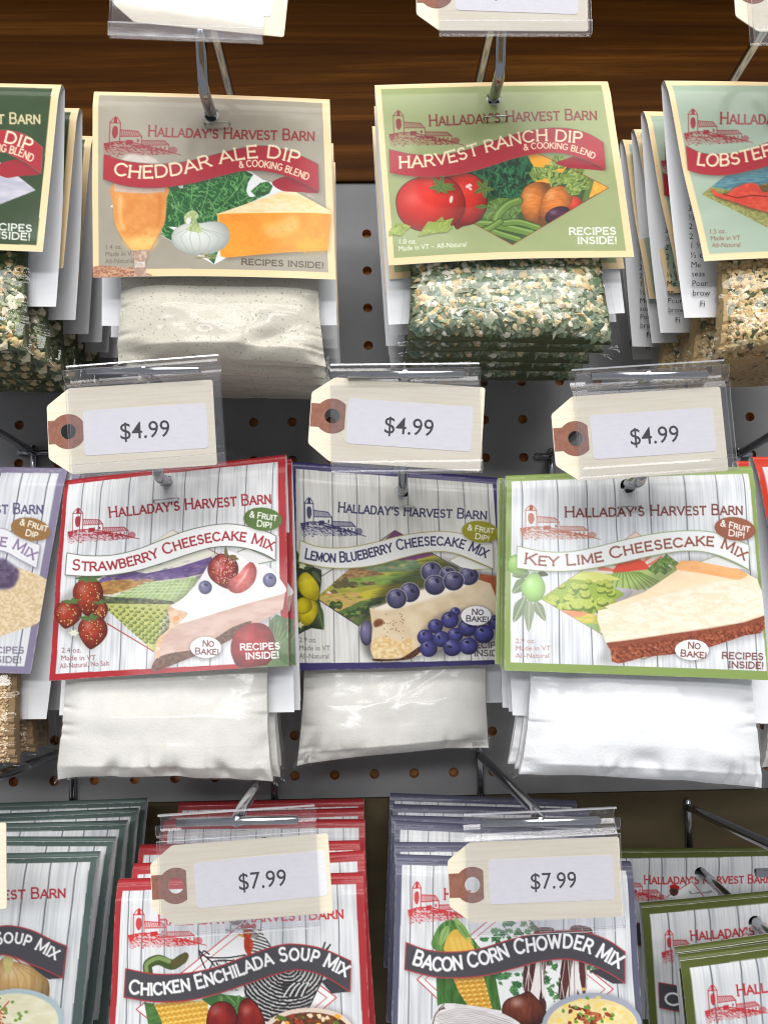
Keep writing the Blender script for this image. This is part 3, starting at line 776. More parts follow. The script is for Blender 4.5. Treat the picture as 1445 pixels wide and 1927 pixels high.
def art_strawberry(corners, W, H):
    c = Canvas(corners, W, H, (168, 38, 46)).crop(*ZF); r = np.random.default_rng(2)
    inner = [(330,182),(1344,73),(1368,1048),(270,1103)]
    c.planks(inner, [(400,338),(490,425),(622,570),(737,700),(887,850),(1053,1010),(1190,1150),(1322,1300)])
    c.poly([(1344,73),(1385,60),(1405,1066),(1366,1048)], (168, 38, 46))
    red = (152, 32, 44)
    c.barn((333,304), (668,456), (330,478), red)
    c.text("HALLADAY'S HARVEST BARN", [(525,349),(900,310),(1312,277)], 50, red, .135)
    c.poly([(725,482),(825,411),(872,434),(800,470)], (222, 222, 204)); c.stroke([(725,482),(825,411),(872,434)], 4, (166, 120, 100), False)
    # vineyard picture
    dia = [(410,700),(825,411),(1200,620),(735,998)]
    M = c.clipmask(dia)
    c.poly(dia, (224, 222, 206))
    c.poly([(480,645),(600,602),(700,622),(860,590),(1015,540),(1060,600),(900,640),(640,672),(480,668)], (112, 88, 146), clip=M, nz=((84, 62, 112), .9, 40, 14))
    c.poly([(480,668),(600,650),(740,655),(600,705),(500,720)], (196, 150, 84), True, clip=M, nz=((150, 104, 60), .8, 30, 12))
    c.poly([(540,735),(700,668),(960,635),(905,720),(830,775),(640,745)], (178, 200, 140), clip=M)
    for i in range(16):
        c.stroke([(590 + i*26, 735 + i*2),(705 + i*20, 665 - i*2)], 4, (132, 160, 98), False, .8, clip=M)
    for i in range(5): c.stroke([(570 + i*30, 722 - i*14),(930 - i*10, 715 - i*16)], 4, (206, 220, 172), False, .8, clip=M)
    c.poly([(490,730),(560,735),(700,742),(840,760),(800,800),(640,770),(500,765)], (70, 76, 58), True, clip=M, nz=((110, 124, 84), .8, 16, 8))
    c.poly([(500,765),(650,768),(830,770),(770,860),(740,1000),(505,860)], (198, 200, 120), clip=M)
    for i in range(9):
        x0 = 505 + i*36
        for k in range(10):
            f = k/9.0; p = (x0*(1-f) + (640 + i*34)*f + 20*f, 775 + i*3 + f*170)
            c.ell(p[0], p[1], 9 + 6*f, 7 + 5*f, (104, 120, 58), a=.9, clip=M)
            c.ell(p[0]-3, p[1]-4, 6 + 3*f, 4 + 3*f, (176, 188, 96), a=.9, clip=M)
    c.stroke([(515,862),(735,998)], 5, (170, 60, 50), False); c.stroke([(1000,500),(1050,528)], 4, (150, 80, 80), False)
    for i in range(220):
        p = np.array((500 + r.random()*440, 640 + r.random()*330)); c.ell(p[0], p[1], 5 + 8*r.random(), 2 + 3*r.random(), [(236,232,160),(96,112,60),(150,170,90),(214,206,120)][i % 4], -8, a=.4, clip=M)
    for i in range(60):
        p = np.array((480 + r.random()*560, 560 + r.random()*100)); c.ell(p[0], p[1], 10 + 16*r.random(), 3 + 5*r.random(), [(150,128,180),(70,54,100),(180,150,170)][i % 3], -12, a=.35, clip=M)
    # strawberries drawn at the left
    def berry(cx, cy, rx, ry, ang, sd, col=(178, 66, 42)):
        rr = np.random.default_rng(sd); a = math.radians(ang)
        base = [(-.2,-1),(.35,-.98),(.85,-.6),(1,-.05),(.72,.5),(.2,.95),(-.1,1),(-.6,.62),(-.98,.05),(-.9,-.55)]
        P = [(cx + rx*x*math.cos(a) - ry*y*math.sin(a), cy + rx*x*math.sin(a) + ry*y*math.cos(a)) for x, y in base]
        c.ball(cx, cy, rx, ry, col, 0, .55, .25, nz=((140, 40, 28), .6, 22, 22), pts=P, edge=(3, (80, 24, 18)))
        for i in range(30):
            x, y = rr.uniform(-.8, .8), rr.uniform(-.8, .8)
            if x*x + y*y > .62: continue
            px, py = cx + rx*x, cy + ry*y
            c.ell(px, py, 4.5, 6, (96, 28, 20), a=.8); c.ell(px, py - 1, 2.6, 3.8, (234, 190, 120))
    def cap(cx, cy, k, n=6):
        for i in range(n):
            a = math.pi*(.05 + .9*i/(n-1)); c.leaf((cx, cy), (cx + k*math.cos(a)*1.2, cy + k*math.sin(a)*.6 - (2 if i % 2 else 8)), k*.18, (94, 120, 66), (48, 66, 36))
        c.leaf((cx, cy), (cx + k*.5, cy - k*.5), k*.14, (94, 120, 66))
    c.poly([(280,760),(420,650),(500,700),(520,860),(450,985),(380,950),(280,870)], (60, 50, 40), True, f=12, a=.3)
    berry(330, 816, 62, 66, 12, 1); berry(475, 800, 44, 50, -10, 2); berry(445, 902, 68, 80, 8, 3); berry(426, 730, 70, 92, 2, 4)
    cap(430, 640, 54); cap(345, 750, 40); cap(478, 758, 30); cap(430, 830, 44)
    for a in range(6): c.leaf((356,905), (356 + 26*math.cos(a*1.05), 905 + 20*math.sin(a*1.05)), 6, (230, 230, 214), (150, 160, 100))
    # slice of cake
    c.poly([(740,1000),(820,770),(900,700),(1000,560),(1100,520),(1290,590),(1395,700),(1370,810),(1100,960),(740,1095)], (70, 60, 60), True, f=14, a=.35)
    c.poly([(768,935),(850,860),(980,830),(1200,760),(1385,708),(1372,790),(1330,815),(1240,860),(1150,900),(1060,960),(900,1030),(790,1060),(735,1070),(745,1000)], (212, 184, 172), nz=((196, 160, 146), .8, 60, 24))
    c.poly([(725,1075),(750,1030),(820,1005),(940,985),(1040,930),(1120,880),(1215,850),(1150,915),(1060,966),(960,1010),(860,1050),(770,1085),(735,1092)], (120, 84, 66), True, nz=((84, 54, 42), .9, 14, 8))
    c.poly([(745,1000),(752,940),(800,895),(812,860),(806,800),(822,770),(850,790),(920,800),(900,850),(850,870),(800,905),(770,960),(760,1030)], (232, 202, 176), True, nz=((214, 166, 120), .8, 18, 14))
    c.poly([(822,776),(880,738),(950,660),(1010,570),(1070,520),(1120,515),(1210,555),(1300,585),(1370,660),(1386,706),(1300,735),(1200,762),(1060,805),(960,836),(860,862),(900,815),(850,795)], (243, 241, 240), True, nz=((226, 222, 222), .6, 50, 30))
    c.ell(845, 838, 16, 12, (232, 150, 80), a=.8)
    berry(1078, 612, 74, 84, -20, 7, (206, 88, 88)); 
    for i in range(90): c.ell(1040 + r.random()*90, 545 + r.random()*110, 2.5, 2.5, (248, 226, 226), a=.7)
    c.ball(1168, 636, 60, 88, (222, 112, 108), 28, .3, .3, pts=[(1215,562),(1240,600),(1228,660),(1180,705),(1130,715),(1095,690),(1110,650),(1150,620),(1185,580)], nz=((236, 150, 144), .6, 20, 14))
    c.poly([(1200,590),(1180,640),(1130,690),(1160,650)], (250, 226, 220), True, f=4, a=.8)
    for p, q in (((1090,545),(1085,490)), ((1100,540),(1140,535)), ((1210,565),(1205,535)), ((1120,545),(1150,550))): c.leaf(p, q, 10, (124, 112, 70), (80, 76, 44))
    for x, y, k in ((986,688,33),(1306,650,35)):
        c.ball(x, y, k, k, (112, 112, 154), 0, .5, .35); c.ell(x + 4, y - 12, 12, 7, (66, 64, 100), 10)
    # the big berry at the corner
    c.poly([(1300,850),(1340,815),(1395,835),(1402,1064),(1330,1055)], (104, 126, 88), nz=((78, 100, 64), .8, 24, 24))
    for i in range(5): c.stroke([(1320,1000),(1330 + i*18, 830 + i*20)], 3, (150, 166, 130), False, .7)
    c.ball(1218, 968, 112, 112, (176, 44, 46), 0, .4, .15, nz=((140, 28, 34), .7, 30, 22), pts=[(1110,970),(1140,900),(1200,862),(1265,860),(1310,890),(1335,960),(1325,1020),(1290,1062),(1220,1078),(1150,1074),(1120,1030)])
    c.poly([(1200,1076),(1290,1062),(1330,1020),(1402,1064),(1402,1068)], (104, 126, 88))
    # ribbon, ovals, small print
    c.poly([(1145,515),(1195,497),(1335,555),(1250,572),(1190,560)], (226, 224, 224)); c.stroke([(1145,515),(1195,497),(1335,555),(1250,572)], 3.5, (84, 104, 70), False)
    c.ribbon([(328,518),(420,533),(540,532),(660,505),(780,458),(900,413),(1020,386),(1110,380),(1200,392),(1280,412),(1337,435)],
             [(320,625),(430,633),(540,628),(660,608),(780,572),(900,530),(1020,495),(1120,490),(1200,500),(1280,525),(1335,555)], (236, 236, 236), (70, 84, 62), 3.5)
    c.text('STRAWBERRY CHEESECAKE MIX', [(352,600),(450,606),(560,598),(680,570),(770,538),(880,498),(1000,470),(1100,458),(1200,468),(1318,505)], 49, (160, 42, 52), .145, small=.82)
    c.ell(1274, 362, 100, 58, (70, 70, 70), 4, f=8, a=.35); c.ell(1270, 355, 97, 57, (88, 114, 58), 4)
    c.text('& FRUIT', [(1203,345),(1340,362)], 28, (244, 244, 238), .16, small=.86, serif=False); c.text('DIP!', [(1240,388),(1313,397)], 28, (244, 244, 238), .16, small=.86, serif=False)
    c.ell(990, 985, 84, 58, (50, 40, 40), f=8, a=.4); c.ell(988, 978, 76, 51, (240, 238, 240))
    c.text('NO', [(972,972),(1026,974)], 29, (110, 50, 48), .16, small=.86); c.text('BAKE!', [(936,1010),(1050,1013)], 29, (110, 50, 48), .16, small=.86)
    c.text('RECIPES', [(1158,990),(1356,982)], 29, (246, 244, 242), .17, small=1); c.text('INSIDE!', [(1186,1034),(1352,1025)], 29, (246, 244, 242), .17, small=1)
    c.sans('2.4 oz.', (297,1000), 24, (134, 74, 80)); c.sans('Made in VT', (294,1038), 24, (134, 74, 80)); c.sans('All-Natural, No Salt', (290,1077), 24, (134, 74, 80), (523,1064))
    return c

def art_lemon(corners, W, H):
    c = Canvas(corners, W, H, (58, 51, 100)).crop(*ZG); r = np.random.default_rng(4)
    inner = [(127,140),(1340,232),(1412,1318),(132,1337)]
    c.planks(inner, [(180,190),(372,384),(530,545),(670,690),(845,872),(1022,1070),(1172,1225),(1310,1368)], (222, 221, 216), (176, 174, 170), 9)
    navy = (52, 50, 92)
    c.barn((160,318), (590,560), (163,563), navy)
    c.text("HALLADAY'S HARVEST BARN", [(410,406),(860,432),(1305,450)], 58, navy, .135)
    dia = [(262,935),(770,520),(1300,860),(545,1106)]
    M = c.clipmask(dia)
    c.poly(dia, (172, 168, 70), nz=((142, 146, 56), .8, 90, 20))
    c.poly([(640,640),(770,520),(900,600),(840,640)], (116, 66, 108), clip=M)
    c.poly([(780,700),(970,640),(1010,668),(860,712)], (128, 70, 116), clip=M)
    c.poly([(420,735),(700,715),(860,700),(920,720),(905,765),(700,775),(480,780)], (134, 152, 116), True, clip=M, nz=((96, 120, 90), .8, 50, 14))
    c.poly([(380,760),(520,745),(640,770),(700,790),(560,810),(400,820)], (176, 140, 94), True, clip=M, nz=((120, 92, 60), .8, 30, 10))
    c.poly([(480,820),(700,795),(900,775),(920,830),(700,850),(520,860)], (140, 168, 84), True, clip=M, nz=((110, 140, 64), .7, 60, 12))
    for x, y, rx, ry in ((410,850,42,26),(455,840,26,34),(505,852,34,20),(340,790,36,20),(600,845,50,12),(380,905,28,22),(290,890,24,14)):
        c.ell(x, y, rx, ry, (84, 84, 60), clip=M, nz=((120, 104, 66), .8, 12, 10))
    c.poly([(350,895),(372,905),(366,930),(330,930),(322,912)], (214, 120, 90), clip=M); c.poly([(320,905),(345,890),(372,905)], (236, 220, 200), clip=M)
    c.poly([(270,935),(400,905),(520,900),(640,915),(600,960),(430,1010),(330,980)], (206, 162, 104), True, clip=M, nz=((180, 168, 80), .9, 60, 12))
    c.poly([(560,900),(820,850),(800,900),(600,940)], (196, 184, 60), True, clip=M)
    c.poly([(400,1020),(560,950),(720,920),(640,1010),(545,1106)], (96, 116, 60), clip=M)
    for i in range(80):
        f = r.random(); g = r.random(); p = (420 + f*260 - g*20, 1030 - f*90 + g*(60 - 10*f) + 8)
        c.ell(p[0], p[1], 15, 11, (58, 86, 44) if i % 3 else (124, 140, 70), clip=M, a=.95); c.ell(p[0] + 8, p[1] + 9, 7, 5, (120, 74, 84), clip=M, a=.7)
    for x in (375, 415): c.ell(x, 978, 24, 26, (72, 92, 50), clip=M, nz=((40, 60, 34), .8, 9, 9))
    c.stroke([(270,938),(545,1106)], 6, (64, 54, 70), False); c.stroke([(300,800),(390,748)], 5, (80, 70, 70), False); c.stroke([(985,655),(1140,752)], 5, (70, 60, 60), False)
    c.stroke([(672,588),(770,521),(826,552)], 5, (80, 60, 84), False)
    for i in range(200):
        p = np.array((300 + r.random()*760, 680 + r.random()*330)); c.ell(p[0], p[1], 8 + 20*r.random(), 2 + 5*r.random(), [(206,198,100),(92,112,58),(150,160,80),(190,150,96),(70,92,50)][i % 5], -6, a=.4, clip=M)
    # lemons with dark leaves
    c.poly([(118,625),(160,680),(240,740),(300,760),(300,830),(285,945),(305,1020),(313,1130),(230,1120),(180,1140),(120,1170)], (56, 66, 44), nz=((34, 42, 30), .8, 24, 20))
    for b, t, w in (((200,760),(120,690),18),((240,770),(295,835),24),((170,740),(250,740),16),((265,960),(312,1130),30),((180,1100),(120,1160),16),((150,900),(118,800),14)):
        c.leaf(b, t, w, (70, 86, 52), (120, 130, 90))
    yel = (228, 208, 36)
    c.ball(205, 1020, 70, 80, yel, 20, .35, .15, nz=((206, 184, 26), .6, 24, 24), pts=[(150,950),(215,935),(262,960),(272,1020),(235,1085),(180,1105),(140,1080),(125,1000)], edge=(4, (120, 108, 30)))
    c.ball(160, 990, 60, 60, yel, 0, .35, .15, pts=[(125,960),(170,930),(225,950),(232,1000),(180,1030),(130,1015)], edge=(4, (130, 118, 30)))
    c.ball(212, 862, 74, 84, yel, 10, .32, .2, nz=((210, 190, 30), .6, 24, 24), pts=[(138,830),(165,785),(205,778),(255,820),(286,880),(272,945),(215,940),(160,905)], edge=(4, (120, 108, 30)))
    for x, y in ((170,735),(150,1100)):
        for a in range(5): c.leaf((x, y), (x + 28*math.cos(a*1.26), y + 22*math.sin(a*1.26)), 9, (236, 232, 190), (190, 180, 90))
    # cake, berries on and beside it
    c.poly([(560,1080),(600,990),(720,850),(930,740),(1000,700),(1200,730),(1290,780),(1390,800),(1420,900),(1400,1080),(900,1300),(640,1320),(560,1200)], (30, 30, 34), True, f=20, a=.6)
    c.ball(592, 1148, 42, 78, (112, 106, 140), 0, .6, .2)
    c.poly([(1262,792),(1330,795),(1378,815),(1400,870),(1408,960),(1405,1075),(1375,1060),(1340,900),(1290,850)], (170, 94, 62), True, nz=((140, 70, 46), .8, 20, 30))
    c.poly([(612,994),(640,1000),(700,975),(900,895),(1130,840),(1262,822),(1330,845),(1360,930),(1380,1070),(1200,1180),(1000,1270),(860,1300),(645,1312),(620,1250),(630,1120)], (222, 204, 174), nz=((206, 182, 146), .7, 90, 60))
    c.poly([(612,994),(700,972),(900,890),(1130,835),(1255,818),(1100,900),(850,980),(700,1010)], (242, 234, 220), True, f=8, a=.85)
    c.poly([(620,1240),(640,1190),(720,1170),(800,1200),(870,1180),(880,1230),(850,1290),(700,1305),(640,1300)], (236, 214, 170), True, f=5, nz=((214, 176, 116), .9, 16, 12))
    c.poly([(640,1306),(800,1304),(920,1232),(930,1260),(860,1308),(700,1322),(645,1320)], (96, 62, 42), True, nz=((60, 36, 26), .8, 12, 8))
    c.poly([(640,1080),(670,1060),(700,1075),(690,1100),(645,1112)], (104, 60, 40), True, f=3, nz=((150, 96, 60), .7, 8, 8))
    for i in range(26): c.ell(690 + r.random()*150, 1030 + r.random()*160, 4, 3, (120, 74, 44))
    def blue(x, y, k, col, rim):
        c.ball(x, y, k, k*.98, col, 0, .55, .3, nz=((60, 58, 96), .5, k*.6, k*.6), edge=(3, rim))
        a = r.random()*6.28; c.ell(x + .3*k*math.cos(a), y - .45*k*abs(math.sin(a)) - .1*k, k*.27, k*.16, (40, 38, 66), r.random()*90); c.stroke([(x - k*.6, y - k*.5),(x - k*.2, y - k*.75)], 4, (190, 190, 214), a=.6)
    top = (98, 94, 128); rim = (180, 180, 190)
    for x, y, k in ((860,900,62),(780,938,63),(990,775,64),(1085,790,48),(1205,800,58),(1010,855,63),(1118,830,61)): blue(x, y, k, top, rim)
    bl = (78, 76, 150); rm = (50, 48, 100)
    c.poly([(920,1180),(1000,1060),(1150,1000),(1400,1060),(1350,1230),(1000,1300)], (40, 36, 40), True, f=14, a=.4)
    for x, y, k in ((1130,1020,28),(1360,1085,44),(1130,1165,46),(1015,1108,44),(1100,1070,52),(1200,1120,54),(1295,1158,57),(955,1175,48),(1050,1187,50),(1210,1232,53),(975,1245,52),(1115,1240,54)): blue(x, y, k, bl, rm)
    # ribbon
    c.poly([(1095,705),(1150,672),(1342,755),(1230,760),(1160,745)], (222, 222, 216)); c.stroke([(1095,705),(1150,672),(1342,755),(1230,760)], 4, (160, 152, 70), False)
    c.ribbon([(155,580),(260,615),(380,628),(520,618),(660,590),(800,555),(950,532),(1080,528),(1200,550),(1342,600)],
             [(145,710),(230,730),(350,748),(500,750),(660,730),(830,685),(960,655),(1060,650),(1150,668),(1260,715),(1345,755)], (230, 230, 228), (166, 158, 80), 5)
    c.text('LEMON BLUEBERRY CHEESECAKE MIX', [(187,690),(300,707),(420,713),(540,699),(680,667),(800,637),(930,614),(1050,611),(1160,627),(1300,686)], 60, navy, .14, small=.82)
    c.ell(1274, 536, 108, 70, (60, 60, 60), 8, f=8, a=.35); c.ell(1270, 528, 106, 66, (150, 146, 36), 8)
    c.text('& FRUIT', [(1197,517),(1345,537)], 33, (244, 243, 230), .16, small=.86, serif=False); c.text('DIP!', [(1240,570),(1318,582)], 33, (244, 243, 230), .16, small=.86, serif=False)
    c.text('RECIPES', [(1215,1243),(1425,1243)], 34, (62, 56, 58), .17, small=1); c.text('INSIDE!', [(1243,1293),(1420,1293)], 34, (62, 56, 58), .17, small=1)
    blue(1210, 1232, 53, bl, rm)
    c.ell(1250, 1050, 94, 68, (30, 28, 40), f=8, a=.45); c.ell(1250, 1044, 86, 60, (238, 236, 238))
    c.text('NO', [(1226,1036),(1290,1038)], 34, (60, 54, 60), .16, small=.86); c.text('BAKE!', [(1193,1077),(1320,1082)], 34, (60, 54, 60), .16, small=.86)
    for i, t in enumerate(('2.9 oz.', 'Made in VT', 'All-Natural')): c.sans(t, (144, 1208 + 50*i), 31, (112, 106, 106))
    return c

def art_lime(corners, W, H):
    c = Canvas(corners, W, H, (136, 156, 88)).crop(*ZH); r = np.random.default_rng(6)
    inner = [(117,180),(1340,140),(1426,1163),(110,1117)]
    c.planks(inner, [(165,170),(335,342),(476,500),(615,655),(793,830),(980,1028),(1155,1205),(1310,1372)], (228, 230, 233), (176, 180, 188), 15)
    br = (122, 64, 52)
    c.barn((155,308), (545,488), (158,492), (176, 98, 72))
    c.text("HALLADAY'S HARVEST BARN", [(370,370),(830,362),(1300,355)], 52, br, .135)
    dia = [(255,790),(722,448),(1340,900),(752,1102)]
    M = c.clipmask(dia)
    c.poly(dia, (226, 222, 206)); c.stroke(dia, 5, (150, 96, 84), False, close=True, a=.8)
    c.poly([(600,520),(722,448),(800,480),(800,600),(600,600)], (232, 204, 190), clip=M)
    for a in range(10):
        t = math.pi*(a + .5)/10; c.poly([(705,660),(705 + 175*math.cos(t-.07), 660 - 175*math.sin(t-.07)),(705 + 175*math.cos(t+.07), 660 - 175*math.sin(t+.07))], (226, 112, 90), clip=M, a=.85)
    c.poly([(615,660),(625,620),(660,590),(710,582),(755,595),(785,625),(792,655)], (224, 82, 62), True, clip=M)
    c.poly([(560,665),(700,650),(960,620),(960,700),(740,745),(560,730)], (176, 198, 120), clip=M)
    for i in range(11): c.stroke([(620 + i*12, 655),(540 + i*38, 745)], 7, (112, 144, 66), False, .8, clip=M)
    for x, y in ((850,615),(890,590),(930,610),(870,640),(820,640),(950,585)): leafy(c, [(x-40,y),(x,y-36),(x+40,y),(x,y+30)], [(x, y+40)], (96, 128, 66), [(150,176,100),(126,156,80)], [(64,92,44)], 14, 22, 5, M, x)
    c.poly([(270,700),(350,655),(520,655),(640,690),(560,700),(400,720)], (216, 220, 126), True, clip=M)
    c.poly([(560,735),(700,745),(660,800),(540,830),(520,760)], (196, 190, 200), True, clip=M)
    c.poly([(262,720),(400,690),(560,720),(660,770),(540,830),(500,870),(330,850),(262,820)], (158, 180, 80), True, clip=M)
    for i in range(46):
        y = 700 + r.random()*140; x = 270 + r.random()*(380 - abs(y-770)); k = 14 + (y-690)*.12
        c.ell(x, y + k*.5, k*1.1, k*.7, (104, 128, 52), clip=M, a=.9); c.ell(x - 2, y, k, k*.7, (196, 206, 104), clip=M, nz=((160, 180, 74), .7, 7, 6))
    c.poly([(330,850),(500,870),(545,900),(530,960),(420,910)], (232, 200, 110), True, clip=M, nz=((176, 190, 90), .8, 40, 10)); c.poly([(340,850),(480,862),(420,885)], (226, 130, 110), True, clip=M, a=.7)
    c.poly([(430,915),(530,920),(540,970),(500,955)], (150, 180, 120), clip=M)
    # limes and leaves
    c.leaf((190,690), (120,760), 34, (118, 136, 98), (170, 180, 150)); c.leaf((240,655), (290,668), 16, (70, 84, 60)); c.leaf((200,655), (118,670), 26, (110, 130, 90), (160, 172, 140))
    c.leaf((180,780), (125,910), 32, (132, 146, 118), (190, 198, 178)); c.leaf((225,800), (275,905), 26, (138, 150, 122), (190, 198, 178)); c.leaf((200,790), (195,960), 26, (150, 160, 136), (196, 204, 186))
    c.ball(150, 610, 70, 56, (160, 204, 112), 0, .3, .2, pts=[(100,620),(110,575),(150,560),(190,580),(200,630),(160,662),(118,655)], edge=(3, (110, 150, 70)))
    c.ball(222, 735, 58, 74, (172, 216, 130), 10, .3, .3, pts=[(160,740),(180,690),(225,652),(262,690),(274,745),(250,795),(200,800)], edge=(3, (120, 160, 84)))
    # cake
    c.poly([(520,870),(560,830),(940,600),(1200,600),(1400,690),(1425,900),(1400,980),(600,1130),(560,1020)], (80, 74, 70), True, f=16, a=.35)
    c.poly([(560,832),(760,760),(935,645),(955,598),(1010,598),(1180,606),(1300,650),(1385,690),(1280,700),(1100,720),(800,790),(600,850)], (240, 214, 178), nz=((246, 226, 196), .6, 60, 20))
    c.poly([(935,640),(955,600),(1010,597),(1180,605),(1290,645),(1322,668),(1270,692),(1180,680),(1060,660)], (238, 180, 122), True, nz=((230, 160, 100), .6, 50, 20))
    c.poly([(530,852),(620,832),(800,790),(1100,712),(1290,690),(1382,690),(1410,760),(1420,880),(1300,915),(1100,950),(900,975),(700,1005),(570,1022),(545,960),(525,900)], (241, 232, 212), nz=((228, 214, 186), .8, 40, 16))
    c.poly([(570,1018),(700,1003),(900,972),(1100,948),(1300,912),(1420,876),(1418,945),(1390,968),(1300,980),(1230,1002),(1090,1045),(930,1075),(760,1090),(690,1110),(630,1124),(595,1112),(592,1062)], (166, 92, 64), nz=((112, 54, 38), .95, 9, 7))
    CM = c.clipmask([(570,1018),(900,972),(1420,876),(1418,945),(1230,1002),(1090,1045),(760,1090),(630,1124),(595,1112),(592,1062)])
    c.poly([(570,1018),(900,972),(1300,912),(1420,876),(1420,900),(1300,938),(900,1000),(580,1042)], (140, 76, 56), f=4, a=.7)
    for i in range(260):
        x = 560 + r.random()*840; y = 1010 - (x-560)*.16 - r.random()*(150 + (x-560)*.06); c.ell(x, y, 3 + 7*r.random(), 1.5 + 2.5*r.random(), (250, 244, 230) if i % 2 else (216, 198, 166), -12, a=.45)
    for i in range(160):
        x = 580 + r.random()*830; y = 1095 - (x-580)*.165 + r.normal()*22; c.ell(x, y, 3 + 5*r.random(), 2 + 3*r.random(), (206, 130, 96) if i % 2 else (84, 38, 26), r.random()*90, a=.6, clip=CM)
    # ribbon
    c.poly([(1060,602),(1150,570),(1335,640),(1230,632)], (224, 224, 222)); c.stroke([(1060,602),(1150,570),(1335,640)], 4, (150, 166, 110), False)
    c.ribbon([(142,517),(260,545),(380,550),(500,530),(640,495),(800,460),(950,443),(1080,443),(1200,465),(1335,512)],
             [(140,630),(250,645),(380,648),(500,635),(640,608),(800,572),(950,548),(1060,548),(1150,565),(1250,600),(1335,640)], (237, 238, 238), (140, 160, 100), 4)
    c.text('KEY LIME CHEESECAKE MIX', [(175,607),(300,619),(420,614),(540,599),(680,564),(820,539),(960,524),(1080,517),(1180,530),(1308,590)], 54, (146, 84, 68), .15, small=.82)
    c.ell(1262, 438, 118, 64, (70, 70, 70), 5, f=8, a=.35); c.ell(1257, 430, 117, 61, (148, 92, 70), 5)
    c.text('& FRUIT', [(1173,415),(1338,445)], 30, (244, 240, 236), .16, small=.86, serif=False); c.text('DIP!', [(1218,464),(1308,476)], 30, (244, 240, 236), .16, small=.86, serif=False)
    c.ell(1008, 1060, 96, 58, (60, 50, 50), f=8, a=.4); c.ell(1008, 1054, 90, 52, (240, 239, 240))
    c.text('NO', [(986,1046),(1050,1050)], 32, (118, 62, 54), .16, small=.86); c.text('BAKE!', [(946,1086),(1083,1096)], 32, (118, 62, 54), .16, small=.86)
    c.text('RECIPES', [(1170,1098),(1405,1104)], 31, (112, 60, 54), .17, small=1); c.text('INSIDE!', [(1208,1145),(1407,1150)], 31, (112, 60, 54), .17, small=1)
    for i, t in enumerate(('2.9 oz.', 'Made in VT', 'All-Natural')): c.sans(t, (134, 1018 + 38*i), 24, (170, 120, 108))
    return c

def art_granola(corners, W, H):
    c = Canvas(corners, W, H, (134, 126, 152), .0004).crop(*ZF)
    inner = [(-720,125),(280,130),(118,1066),(-920,1040)]
    c.planks(inner, [(-500,-690),(-200,-370),(-60,-222),(0,-160),(106,-50),(240,80)], (224, 225, 229), (176, 180, 188), 22)
    pu = (84, 78, 116)
    c.text("HALLADAY'S HARVEST BARN", [(-560,322),(-170,326),(208,327)], 48, pu, .135)
    c.poly([(-300,700),(-60,590),(60,585),(140,605),(232,655),(215,760),(190,850),(60,900),(-60,930),(-300,920)], (232, 212, 178), True, nz=((206, 178, 136), .8, 10, 8))
    c.poly([(-120,620),(0,545),(60,570),(98,610),(70,680),(0,695),(-100,690)], (112, 98, 124), True, f=5, nz=((78, 66, 92), .8, 22, 18))
    c.ribbon([(-600,560),(-450,560),(-300,500),(-150,425),(0,398),(100,440),(197,480)], [(-600,660),(-450,665),(-300,605),(-150,530),(0,505),(100,550),(180,592)], (228, 227, 230), (150, 140, 170), 3.5)
    c.text('CHEESECAKE MIX', [(-360,600),(-200,520),(-60,478),(0,482),(70,497),(165,550)], 49, (136, 116, 152), .15, small=.82)
    c.ell(152, 408, 98, 58, (70, 70, 70), 12, f=8, a=.35); c.ell(150, 403, 96, 55, (150, 112, 66), 12)
    c.text('& FRUIT', [(97,380),(228,414)], 28, (244, 238, 226), .16, small=.86, serif=False); c.text('DIP', [(125,432),(183,444)], 28, (244, 238, 226), .16, small=.86, serif=False)
    c.text('RECIPES', [(-84,1000),(115,1003)], 29, (112, 104, 122), .17, small=1); c.text('INSIDE!', [(-70,1046),(103,1049)], 29, (112, 104, 122), .17, small=1)
    return c

def art_orange(corners, W, H):
    c = Canvas(corners, W, H, (206, 62, 42), .0005).crop(0, 0, 1)
    inner = [(1436,880),(1880,880),(1950,1250),(1515,1262)]
    c.planks(inner, [(1480,1556),(1540,1616),(1600,1680),(1660,1740)], seed=31)
    return c

def soup_ribbon(c, top, bot, line): c.ribbon(top, bot, (74, 72, 78), line, 4)

